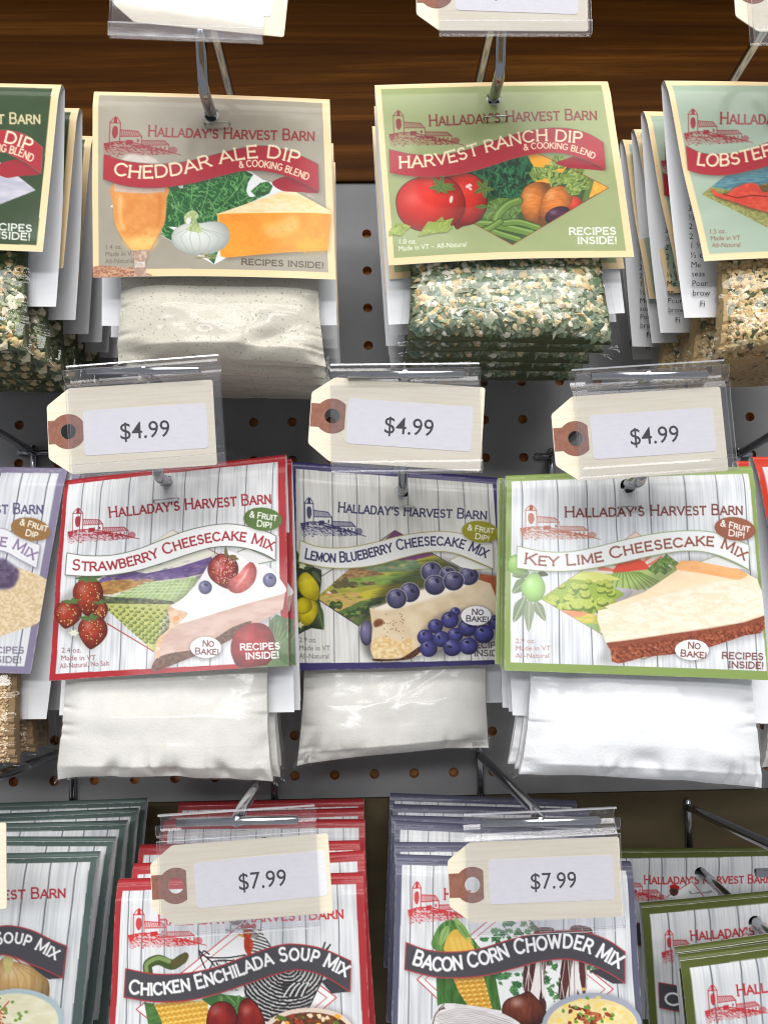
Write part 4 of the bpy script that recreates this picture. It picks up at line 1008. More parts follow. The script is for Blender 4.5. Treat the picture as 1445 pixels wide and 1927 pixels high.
def art_onion(corners, W, H):
    c = Canvas(corners, W, H, (82, 97, 93), .0004).crop(*ZK)
    inner = [(-520,300),(337,291),(250,1090),(-620,1100)]
    c.planks(inner, [(-420,-520),(-250,-350),(-80,-170),(98,20),(190,110),(290,205)], (222, 224, 226), (174, 178, 184), 41)
    c.text("HALLADAY'S HARVEST BARN", [(-440,424),(-100,424),(248,417)], 38, (170, 48, 58), .14)
    c.poly([(-160,760),(50,618),(150,700),(60,860)], (232, 230, 230)); c.stroke([(40,622),(130,690)], 4, (186, 60, 60), False); c.stroke([(62,620),(150,688)], 3, (186, 60, 60), False)
    c.ball(85, 730, 108, 95, (214, 180, 124), 0, .4, .3, nz=((190, 148, 90), .7, 8, 60), pts=[(-30,720),(0,660),(25,635),(40,628),(55,650),(110,665),(170,700),(192,750),(170,820),(60,840),(-20,800)], edge=(2, (140, 100, 60)))
    for i in range(6): c.stroke([(40,645),(10 + i*32, 720),(10 + i*30, 830)], 2.5, (170, 130, 80), True, .7)
    c.poly([(20,650),(30,625),(50,625),(58,655),(40,700)], (196, 184, 120), True)
    c.ell(68, 880, 176, 126, (60, 60, 60), f=8, a=.35)
    c.ell(68, 872, 176, 120, (176, 194, 200)); c.ell(64, 876, 160, 106, (236, 232, 206), nz=((220, 212, 176), .7, 40, 20))
    r = np.random.default_rng(9)
    for i in range(60):
        p = (-20 + r.normal()*34, 868 + r.normal()*22); c.stroke([p, (p[0] + r.normal()*20, p[1] + r.normal()*14)], 5, [(196,72,40),(150,44,30),(222,150,70),(120,60,40)][i % 4])
    for i in range(12): c.ell(50 + r.normal()*40, 830 + r.normal()*24, 7, 6, (120, 160, 70))
    c.poly([(115,658),(180,636),(240,717),(190,720),(150,690)], (66, 64, 70))
    soup_ribbon(c, [(-560,640),(-420,660),(-280,620),(-120,550),(0,523),(60,522),(130,540),(200,575),(257,600)], [(-560,740),(-420,764),(-280,724),(-120,655),(0,627),(60,635),(120,660),(180,685),(240,717)], (176, 66, 70))
    c.text('SOUP MIX', [(-10,588),(60,582),(130,602),(213,646)], 42, (240, 240, 240), .155, small=.84)
    return c

def art_chicken(corners, W, H):
    c = Canvas(corners, W, H, (168, 46, 52)).crop(*ZK); r = np.random.default_rng(12)
    inner = [(463,396),(1342,371),(1380,1185),(420,1200)]
    c.planks(inner, [(488,470),(542,520),(626,615),(752,745),(870,870),(985,988),(1065,1072),(1150,1165),(1272,1298)], seed=51)
    red = (200, 52, 52)
    c.barn((488,465), (780,600), (486,618), red)
    c.text("HALLADAY'S HARVEST BARN", [(600,524),(950,510),(1295,498)], 38, red, .14)
    dia = [(515,842),(905,525),(1268,797),(880,1120)]
    c.poly(dia, (240, 240, 240)); c.stroke(dia, 3.5, (196, 60, 60), False, close=True)
    c.stroke([(550,842),(905,556),(1232,797),(880,1090)], 2.5, (196, 60, 60), False, close=True)
    # cow sketch
    for P in ([(752,618),(775,640),(800,645),(860,645),(925,635)], [(752,618),(760,650),(775,685)], [(775,640),(800,665),(790,690)], [(800,660),(850,655),(920,660)], [(760,640),(770,620),(790,632)]): c.stroke(P, 4.5, (40, 38, 40))
    for i in range(24): p = np.array((800 + r.random()*120, 648 + r.random()*22)); c.stroke([p, p + (5, 9)], 2.5, (60, 58, 60), False)
    # squash stem
    c.stroke([(560,705),(560,672),(600,655),(650,672),(690,650)], 34, (66, 86, 44)); c.stroke([(554,700),(556,670),(598,648),(640,660)], 14, (130, 150, 90)); c.stroke([(660,668),(690,655),(700,640)], 26, (92, 84, 48))
    # hen
    hen = [(922,740),(1000,715),(1100,690),(1190,688),(1216,715),(1190,780),(1150,850),(1080,880),(1000,880),(940,820)]
    neck = [(928,536),(955,525),(985,545),(1003,575),(1022,610),(1030,720),(925,720),(930,640),(940,600),(930,570)]
    c.poly(hen, (226, 226, 222), True); c.poly(neck, (230, 230, 226), True)
    HM = np.maximum(c.clipmask(hen, True), c.clipmask(neck, True))
    for k in range(15):
        c.stroke([(905, 541 + k*12),(950, 535 + k*12),(1000, 549 + k*12),(1050, 569 + k*12)], 4.6, (52, 50, 54), clip=HM, a=.9)
    r4 = np.random.default_rng(44); body = c.clipmask(hen, True)
    c.poly(hen, (206, 205, 202), True)
    for k_, rad in enumerate(range(16, 230, 14)):
        a_ = -10 + 20*r4.random()
        while a_ < 190:
            l_ = math.degrees((14 + 12*r4.random())/rad); P = []
            for q in (0, .5, 1):
                t_ = math.radians(a_ + l_*q); P.append((1085 + rad*1.05*math.cos(t_) + r4.normal(), 685 + rad*.9*math.sin(t_) + r4.normal()))
            c.stroke(P, 7.2, (34, 32, 36), clip=body, a=.95); a_ += l_ + math.degrees(6.0/rad)
    c.poly([(1060,745),(1120,735),(1165,755),(1140,790),(1085,795)], (44, 42, 46), True, clip=body, a=.8)
    for k_ in range(4): c.stroke([(1070 + k_*22, 790),(1090 + k_*20, 760),(1110 + k_*18, 742)], 5, (232, 232, 228), clip=body)
    c.stroke(hen, 4, (40, 38, 42), True, close=True); c.stroke([(925,720),(940,600),(930,570)], 3, (40, 38, 42)); c.stroke([(1003,575),(1022,610),(1030,660)], 3, (40, 38, 42))
    
    c.ell(950, 552, 26, 24, (214, 212, 206)); 
    for k in range(6): c.stroke([(940 + k*5, 536 + k*3),(950 + k*5, 552 + k*2),(946 + k*5, 570)], 2.6, (60, 56, 60), a=.8)
    c.poly([(916,552),(930,540),(946,546),(950,562),(940,574),(926,572)], (214, 84, 48), True, nz=((170, 50, 34), .7, 8, 8))
    c.poly([(922,572),(936,570),(952,580),(954,606),(942,634),(928,626),(920,600)], (206, 76, 42), True, nz=((150, 40, 26), .8, 8, 14))
    c.poly([(908,534),(914,516),(924,524),(934,512),(944,522),(960,516),(966,530),(948,540),(924,546)], (176, 38, 36), True)
    c.ell(936, 553, 5.5, 5.5, (236, 190, 90)); c.ell(936, 553, 3, 3, (18, 16, 18)); c.poly([(918,554),(896,562),(916,568)], (212, 168, 76))
    for p, q in (((1195,650),(1225,590)), ((1205,640),(1245,598)), ((1210,630),(1235,610))): c.stroke([p, ((p[0]+q[0])/2 + 4, (p[1]+q[1])/2), q], 6, (44, 42, 46))
    # little lines of lettering behind
    for i, t in enumerate(('EL', 'COA')): c.sans(t, (866 - i*6, 768 + i*42), 24, (110, 108, 110))
    # pepper leaves, corn, peppers
    c.poly([(545,815),(585,820),(640,897),(800,1000),(580,1000),(560,897)], (84, 124, 62), nz=((56, 92, 40), .8, 30, 12))
    c.poly([(582,822),(640,812),(785,806),(790,900),(780,1000),(640,1000),(610,880)], (216, 168, 60), nz=((190, 136, 40), .6, 20, 20))
    M = c.clipmask([(582,822),(640,812),(785,806),(790,900),(780,1000),(640,1000),(610,880)])
    for i in range(12):
        for j in range(9):
            x = 590 + i*19 + j*5; y = 822 + j*19 - i*3
            c.ell(x, y, 10, 8.5, (236, 190, 84), clip=M); c.ell(x + 3, y + 4, 8, 5, (196, 138, 44), clip=M, a=.7); c.ell(x-3, y-3, 3, 2, (250, 226, 150), clip=M)
    leafy(c, [(760,800),(830,780),(900,790),(960,800),(930,840),(880,900),(830,850)], [(860,900)], (64, 110, 56), [(110,150,84),(90,136,70)], [(36,66,32)], 40, 40, 6, None, 3)
    c.ball(840, 870, 70, 70, (150, 34, 28), 0, .5, .25, pts=[(782,880),(800,825),(840,810),(880,830),(900,900),(890,1000),(790,1000)], nz=((110, 18, 18), .6, 20, 30), edge=(3, (60, 10, 10)))
    c.ball(950, 870, 60, 70, (160, 38, 28), 0, .5, .25, pts=[(898,860),(910,810),(945,800),(985,850),(1000,920),(960,1000),(890,1000)], nz=((110, 18, 18), .6, 20, 30), edge=(3, (60, 10, 10)))
    # bowl of soup
    c.ell(1168, 925, 172, 98, (60, 50, 50), f=8, a=.4); c.ell(1164, 920, 168, 86, (226, 206, 190)); c.ell(1164, 925, 152, 74, (120, 70, 40), nz=((70, 40, 24), .8, 16, 10))
    for i in range(60):
        p = (1164 + r.uniform(-120, 120), 905 + r.uniform(-42, 40)); c.leaf(p, (p[0] + r.uniform(-30, 30), p[1] + r.uniform(-12, 12)), 9, [(236,170,60),(220,140,50),(240,216,180),(160,60,40),(90,110,50)][i % 5])
    c.poly([(1210,735),(1262,712),(1320,775),(1250,782)], (64, 62, 68))
    soup_ribbon(c, [(475,690),(580,708),(700,705),(820,680),(940,635),(1050,600),(1130,597),(1220,615),(1323,660)], [(468,797),(580,812),(700,807),(820,780),(940,740),(1050,705),(1130,692),(1220,715),(1320,775)], (172, 56, 60))
    c.text('CHICKEN ENCHILADA SOUP MIX', [(488,782),(580,786),(700,769),(740,762),(840,733),(940,698),(1040,664),(1120,654),(1190,664),(1302,717)], 49, (242, 242, 242), .15, small=.84)
    return c

def art_bacon(corners, W, H):
    c = Canvas(corners, W, H, (92, 92, 114)).crop(*ZL); r = np.random.default_rng(15)
    inner = [(75,296),(914,318),(962,1095),(52,1092)]
    c.planks(inner, [(110,96),(195,186),(285,278),(420,420),(560,565),(680,690),(790,815),(862,900)], seed=61)
    red = (198, 58, 64)
    c.barn((100,362), (338,495), (98,522), red)
    c.text("HALLADAY'S HARVEST BARN", [(235,424),(560,424),(880,430)], 40, red, .14)
    dia = [(132,722),(480,440),(866,760),(500,1060)]
    c.poly(dia, (238, 238, 238)); c.stroke(dia, 3.5, (196, 66, 66), False, close=True); c.stroke([(162,722),(480,466),(836,760),(500,1030)], 2.5, (196, 66, 66), False, close=True)
    # parsley
    r5 = np.random.default_rng(55)
    for (x, y, k) in ((420,560,48),(500,545,44),(560,540,40),(640,690,46),(480,720,44),(500,760,40),(440,700,36),(650,780,36),(790,680,36),(560,690,44),(640,740,36)):
        for q in range(11):
            a = r5.random()*6.28; d = k*(.25 + .75*r5.random()); b = np.array((x + .4*k*r5.normal(), y + .35*k*r5.normal()))
            t = b + (d*math.cos(a), d*math.sin(a)*.8); n = np.array([-(t-b)[1], (t-b)[0]])
            c.poly([b, b + (t-b)*.3 + n*.16, b + (t-b)*.45 + n*.36, b + (t-b)*.62 + n*.2, b + (t-b)*.8 + n*.3, t, b + (t-b)*.8 - n*.3, b + (t-b)*.6 - n*.2, b + (t-b)*.45 - n*.36, b + (t-b)*.3 - n*.16],
                   [(48,104,60),(66,126,72),(36,86,50),(84,142,84)][q % 4])
            c.stroke([b, t], 2, (116,166,108), False, .8)
    # bacon strips
    for P in ([(578,535),(640,530),(648,560),(640,640),(612,700),(618,830),(585,800),(535,760),(540,655),(570,600)], [(712,525),(780,530),(790,570),(772,660),(765,770),(720,780),(665,790),(680,640),(700,590)]):
        P = np.array(P, float); c.poly(P, (74, 40, 40), True, nz=((110, 62, 58), .5, 8, 50)); M = c.clipmask(P, True)
        x0, x1 = P[:, 0].min(), P[:, 0].max(); xm = (x0 + x1)/2
        c.poly([(xm-8,640),(xm+10,650),(xm+16,720),(xm+36,830),(xm+6,760),(xm-6,830),(xm-26,790),(xm-40,800),(xm-20,720)], (236, 230, 228), clip=M)
        for i in range(12):
            x = x0 + (x1-x0)*r.random(); c.stroke([(x, 530 + r.random()*40),(x + r.normal()*10, 640),(x + r.normal()*14, 790)], 1.5 + 2.5*r.random(), (232, 224, 222) if i % 3 else (44, 20, 22), clip=M, a=.9)
    # corn cob in its husk
    husk = (104, 146, 76)
    c.poly([(190,600),(200,550),(225,515),(262,500),(300,520),(360,590),(372,620),(260,640)], husk, True, nz=((60, 104, 46), .9, 10, 40))
    c.poly([(240,620),(250,560),(285,535),(330,570),(345,620)], (222, 180, 78), True)
    c.leaf((250,520), (218,600), 16, (150, 182, 110), (90, 130, 60)); c.leaf((275,495), (350,600), 16, (128, 168, 92), (80, 120, 56)); c.leaf((300,520), (272,488), 8, (150, 180, 110))
    c.poly([(205,700),(260,690),(300,760),(330,830),(210,825)], (74, 118, 58), nz=((44, 84, 36), .8, 10, 40)); c.poly([(380,690),(430,712),(452,838),(410,832)], (86, 132, 64), nz=((50, 92, 40), .8, 10, 40))
    kern = [(262,700),(380,690),(418,832),(330,826),(292,770)]; c.poly(kern, (206, 150, 50)); M = c.clipmask(kern)
    for j in range(9):
        for i in range(7):
            x = 262 + i*23 + j*5; y = 702 + j*17 - i*2
            c.ell(x, y, 11.5, 8.5, (228, 178, 74), clip=M); c.ell(x + 3, y + 4, 9, 5, (186, 126, 40), clip=M, a=.7); c.ell(x - 3, y - 3, 4, 2.5, (248, 222, 146), clip=M)
    for i in range(6):
        for k in range(4): c.ell(262 + k*22 + i*3, 570 + i*10, 9, 6, (236, 196, 96), a=.8)
    # onion, root and bowl
    c.ball(538, 832, 84, 62, (132, 62, 40), 0, .55, .4, nz=((96, 40, 28), .7, 10, 30), pts=[(455,840),(470,800),(520,780),(552,768),(575,785),(612,830),(615,870),(560,900),(480,895)], edge=(3, (60, 24, 16)))
    c.poly([(200,845),(235,812),(330,818),(420,835),(500,870),(525,900),(500,960),(190,960)], (228, 225, 224), True, nz=((206, 200, 200), .7, 40, 10))
    for i in range(20): c.stroke([(200 + r.random()*20, 850 + i*5),(320, 830 + i*7),(470 + r.random()*30, 880 + i*4)], 1.6, (130, 118, 118), a=.6)
    c.stroke([(190,900),(205,850),(235,825)], 4, (90, 70, 70)); c.stroke([(235,815),(215,835),(240,830)], 3, (90, 70, 70))
    c.ell(786, 905, 190, 134, (40, 40, 46), f=9, a=.4); c.ell(786, 893, 184, 120, (160, 166, 180)); c.ell(786, 899, 168, 106, (238, 222, 168), nz=((228, 202, 130), .7, 26, 14))
    for i in range(46): c.ell(786 + r.normal()*70, 860 + r.normal()*34, 9, 6, (240, 206, 100), a=.8)
    for i in range(34):
        p = (770 + r.normal()*36, 866 + r.normal()*24); c.leaf(p, (p[0] + r.normal()*22, p[1] + r.normal()*14), 8, [(150,70,38),(112,44,26),(186,100,60)][i % 3])
    for i in range(14): c.ell(760 + r.normal()*60, 850 + r.normal()*26, 8, 6, (104, 150, 64), r.random()*90)
    c.poly([(780,692),(845,676),(910,740),(866,741)], (64, 62, 68))
    soup_ribbon(c, [(90,585),(170,612),(270,620),(370,608),(480,575),(590,550),(700,540),(780,552),(850,580),(910,622)], [(85,685),(200,712),(300,715),(400,705),(500,680),(600,655),(700,648),(780,668),(850,700),(910,740)], (172, 66, 72))
    c.text('BACON CORN CHOWDER MIX', [(115,663),(210,688),(320,678),(430,653),(500,628),(590,613),(680,603),(760,617),(887,682)], 52, (240, 240, 242), .15, small=.9)
    return c

def art_olive(corners, W, H):
    c = Canvas(corners, W, H, (86, 94, 44), .0004).crop(*ZL)
    inner = [(1154,686),(2010,560),(2090,1350),(1235,1470)]
    c.planks(inner, [(1230,1310),(1340,1418),(1400,1480),(1520,1600),(1680,1760),(1840,1920)], seed=71)
    red = (190, 50, 56)
    c.barn((1203,750), (1448,850), (1212,895), red)
    c.text("HALLADAY'S HARVEST BARN", [(1328,784),(1640,740),(1950,697)], 40, red, .14)
    c.poly([(1450,830),(1560,740),(1660,850)], (238,238,238)); c.stroke([(1440,838),(1560,742),(1670,850)], 3.5, (196, 66, 66), False)
    c.ell(1478, 800, 22, 24, (60, 44, 40), nz=((120, 60, 40), .8, 6, 6))
    for k in range(5): c.ell(1460 + k*9, 774 + abs(k-2)*3, 6, 9, (186, 36, 34))
    soup_ribbon(c, [(1200,972),(1320,980),(1460,950),(1600,890),(1760,850),(1900,860),(2030,880)], [(1208,1080),(1320,1090),(1460,1060),(1600,1000),(1760,958),(1900,966),(2040,990)], (172, 66, 72))
    c.text('C', [(1228,1062),(1290,1066)], 50, (240, 240, 242), .15)
    return c
# ------------------------------------------------------------------ packets
ORD = ['front', 'second', 'third', 'fourth', 'fifth', 'sixth', 'seventh']
M_SHADE = {}
def powder_mat(name, col, speck, amount, scale):
    m, nt, b = mat_new(name)
    b.inputs['Roughness'].default_value = .85; b.inputs['Specular IOR Level'].default_value = .2
    tc = nt.nodes.new('ShaderNodeTexCoord')
    n1 = nt.nodes.new('ShaderNodeTexNoise'); n1.inputs['Scale'].default_value = 120; n1.inputs['Detail'].default_value = 6
    n2 = nt.nodes.new('ShaderNodeTexNoise'); n2.inputs['Scale'].default_value = scale; n2.inputs['Detail'].default_value = 4; n2.inputs['Roughness'].default_value = .65
    r1 = nt.nodes.new('ShaderNodeMapRange'); r1.inputs[1].default_value = .35; r1.inputs[2].default_value = .7
    r2 = nt.nodes.new('ShaderNodeMapRange'); r2.inputs[1].default_value = amount; r2.inputs[2].default_value = amount + .05
    mx = nt.nodes.new('ShaderNodeMix'); mx.data_type = 'RGBA'
    c = lin(col); mx.inputs[6].default_value = (*c, 1); mx.inputs[7].default_value = (*(c*.93), 1)
    m2 = nt.nodes.new('ShaderNodeMix'); m2.data_type = 'RGBA'; m2.inputs[7].default_value = (*lin(speck), 1)
    L = nt.links.new
    for n in (n1, n2): L(tc.outputs['Object'], n.inputs['Vector'])
    L(n1.outputs[0], r1.inputs[0]); L(n2.outputs[0], r2.inputs[0]); L(r1.outputs[0], mx.inputs[0])
    L(mx.outputs[2], m2.inputs[6]); L(r2.outputs[0], m2.inputs[0]); L(m2.outputs[2], b.inputs['Base Color'])
    bp = nt.nodes.new('ShaderNodeBump'); bp.inputs['Strength'].default_value = .35; bp.inputs['Distance'].default_value = .0006
    n3 = nt.nodes.new('ShaderNodeTexNoise'); n3.inputs['Scale'].default_value = 900; n3.inputs['Detail'].default_value = 3
    L(tc.outputs['Object'], n3.inputs['Vector']); L(n3.outputs[0], bp.inputs['Height']); L(bp.outputs[0], b.inputs['Normal'])
    return m
FILL = {
  'cheddar': powder_mat('cheese_powder', (212, 207, 193), (120, 142, 122), .61, 760),
  'white': powder_mat('white_mix', (226, 224, 219), (208, 202, 192), .72, 420),
  'bright': powder_mat('bright_white_mix', (235, 236, 239), (222, 222, 222), .75, 420),
  'herb': mat('herb_bed', (92, 98, 72), .9, spec=.1),
  'tan': powder_mat('tan_seasoning', (196, 168, 122), (70, 76, 48), .60, 500),
  'beige': mat('granule_bed', (150, 124, 92), .9, spec=.1),
}
FLAKES = {   # palette, weights, count, size range (mm), roundness
  'herb': ([(118,132,104),(140,150,122),(96,112,84),(158,166,138),(174,178,152),(230,210,168),(242,236,216),(216,186,136),(112,132,116)], [6,6,5,4,3,2.6,2.8,1.3,4], 3800, (3.0, 7.4)),
  'darkherb': ([(84,98,64),(106,120,80),(68,82,52),(132,140,98),(214,192,144),(228,218,188),(196,162,108)], [5,4,5,2.4,2,1.6,1], 3000, (3.0, 7.6)),
  'tan': ([(214,186,136),(226,200,150),(196,160,110),(232,214,176),(90,98,60),(64,74,48),(120,124,84)], [6,5,4,3,3,3,2], 4200, (1.8, 5.6)),
  'beige': ([(222,196,156),(208,178,136),(232,210,176),(190,158,118)], [4,4,3,2], 9000, (1.0, 1.6)),
}

def bil(q, u, v):
    u = np.asarray(u)[..., None]; v = np.asarray(v)[..., None]
    return (q[0]*(1-u) + q[1]*u)*(1-v) + (q[3]*(1-u) + q[2]*u)*v

def pillow(q, nrm, thick, seed, nu=120, nv=120, inset=0.0, extra=0.0, full=.35, dent=None, top_open=True, sag=.042):
    """front and back skin of a filled bag hanging in the quad q"""
    u = np.linspace(inset, 1-inset, nu)[None].repeat(nv, 0); v = np.linspace(inset*.3, 1-inset*.8, nv)[:, None].repeat(nu, 1)
    P = bil(q, u, v)
    down = q[3] - q[0]; Hh = np.linalg.norm(down); down = down/Hh; Wv = q[1]-q[0]; Wh = np.linalg.norm(Wv); Wv = Wv/Wh
    r = np.random.default_rng(seed)
    eu = np.clip(1 - np.abs(2*u-1)**3.2, 0, 1)**.6
    ev = np.clip(v*1.65, 0, 1)**.9*(full + (1-full)*np.clip(v*1.3, 0, 1))*np.clip((1-v)*10, 0, 1)**.6
    prof = eu*ev
    n1 = vnoise(nv, nu, nv/5, nu/4, seed) - .5; n2 = vnoise(nv, nu, nv/11, nu/9, seed+1) - .5
    # creases that run in from the sealed edges
    mb_ = np.clip((vnoise(nv, nu, nv, nu/5, seed+12) - .25)*1.8, 0, 1)
    cb = (1 - np.clip(np.abs(vnoise(nv, nu, nv/2.5, nu/15, seed+2) - .5)*5, 0, 1))*np.exp(-((1-v)/.11)**2)*mb_
    cs = (1 - np.clip(np.abs(vnoise(nv, nu, nv/13, nu/3.0, seed+3) - .5)*5, 0, 1))*(np.exp(-(u/.09)**2) + np.exp(-((1-u)/.09)**2))
    d = thick*(prof*(1 + .2*n1 + .10*n2)) - thick*.42*cb*np.clip((1-v)*12, 0, 1) - thick*.17*cs*np.clip(v*6, 0, 1)*np.clip(np.minimum(u, 1-u)*25, 0, 1)
    if dent:
        for (du, dv, a, w1, w2, ang) in dent:
            x = (u-du)*math.cos(ang) + (v-dv)*math.sin(ang); y = -(u-du)*math.sin(ang) + (v-dv)*math.cos(ang)
            d = d + a*thick*np.exp(-(x/w1)**2 - (y/w2)**2)
    # the corners hang lower than the middle of the lower edge; the sides draw in a little
    lift = sag*Hh*(4*u*(1-u))**.45*v**7 + .010*Hh*(vnoise(nv, nu, nv, nu/9, seed+4)-.5)*v**8
    pull = .026*Wh*np.sin(np.pi*np.clip(v*1.02, 0, 1))**1.0*(1-2*u)*np.abs(1-2*u)**2
    pull = pull + .004*Wh*(vnoise(nv, nu, nv/9, nu, seed+6)-.5)*(np.abs(1-2*u)**6)*np.sign(1-2*u)
    P = P - down*lift[..., None] + Wv*pull[..., None]
    Fp = P + nrm*(np.maximum(d, 0) + extra)[..., None]
    Bp = P - nrm*(np.maximum(.75*d, 0) + extra)[..., None]
    return Fp, Bp

def flakes(mb, Fp, nrm, key, seed, vmin=.3, slot=1):
    pal, wt, n, (s0, s1) = FLAKES[key]; r = np.random.default_rng(seed)
    wt = np.array(wt)/sum(wt); nv, nu = Fp.shape[:2]
    pal = np.array(pal); V, Fc, Cc = [], [], []
    Nrm = np.cross(np.gradient(Fp, axis=1), np.gradient(Fp, axis=0)); Nrm /= np.linalg.norm(Nrm, axis=-1, keepdims=True) + 1e-12
    if (Nrm @ nrm).mean() < 0: Nrm = -Nrm
    k = 0
    for i in range(n):
        a = vmin + (1-vmin)*r.random()*.985; b = .03 + .94*r.random()
        fy, fx = a*(nv-1), b*(nu-1); iy, ix = min(nv-2, int(fy)), min(nu-2, int(fx)); fy -= iy; fx -= ix
        p = (Fp[iy, ix]*(1-fx) + Fp[iy, ix+1]*fx)*(1-fy) + (Fp[iy+1, ix]*(1-fx) + Fp[iy+1, ix+1]*fx)*fy; N = _n(Nrm[iy, ix] + r.normal(size=3)*(.17 if key != 'beige' else .2))
        t = _n(np.cross(N, r.normal(size=3))); bt = np.cross(N, t)
        s = (s0 + (s1-s0)*r.random()**1.4)*.0005
        ci = r.choice(len(pal), p=wt); col = lin(np.clip(pal[ci] + r.normal()*11 + r.normal(size=3)*2, 5, 250))
        p = p + Nrm[iy, ix]*(r.random()*.0010 - .0002)
        if key == 'beige':                      # little round granules
            m = 6; ring = [p + s*(math.cos(j*2*math.pi/m)*t + math.sin(j*2*math.pi/m)*bt) for j in range(m)]
            top = p + N*s*.8; mid = [p + N*s*.55 + .72*(q-p) for q in ring]
            V += ring + mid + [top]
            Fc += [(k+j, k+(j+1) % m, k+m+(j+1) % m, k+m+j) for j in range(m)] + [(k+m+j, k+m+(j+1) % m, k+2*m) for j in range(m)]
            Cc += [col]*(2*m+1); k += 2*m+1
        else:
            leafy_ = pal[ci][1] >= pal[ci][0]
            asp = .28 + .4*r.random() if leafy_ else .6 + .4*r.random(); m = 5 + int(r.integers(0, 2))
            if leafy_: s *= 1.35
            ring = []
            for j in range(m):
                an = j*2*math.pi/m + r.normal()*.25; rr = s*(.65 + .5*r.random())
                ring.append(p + rr*math.cos(an)*t + rr*asp*math.sin(an)*bt)
            th = s*(.10 if leafy_ else .45)
            top = p + N*th; V += ring + [top]
            Fc += [(k+j, k+(j+1) % m, k+m) for j in range(m)]; Cc += [col]*m + [np.clip(col*1.05, 0, 1)]; k += m+1
    mb.add(np.array(V), Fc, slot, np.array(Cc))

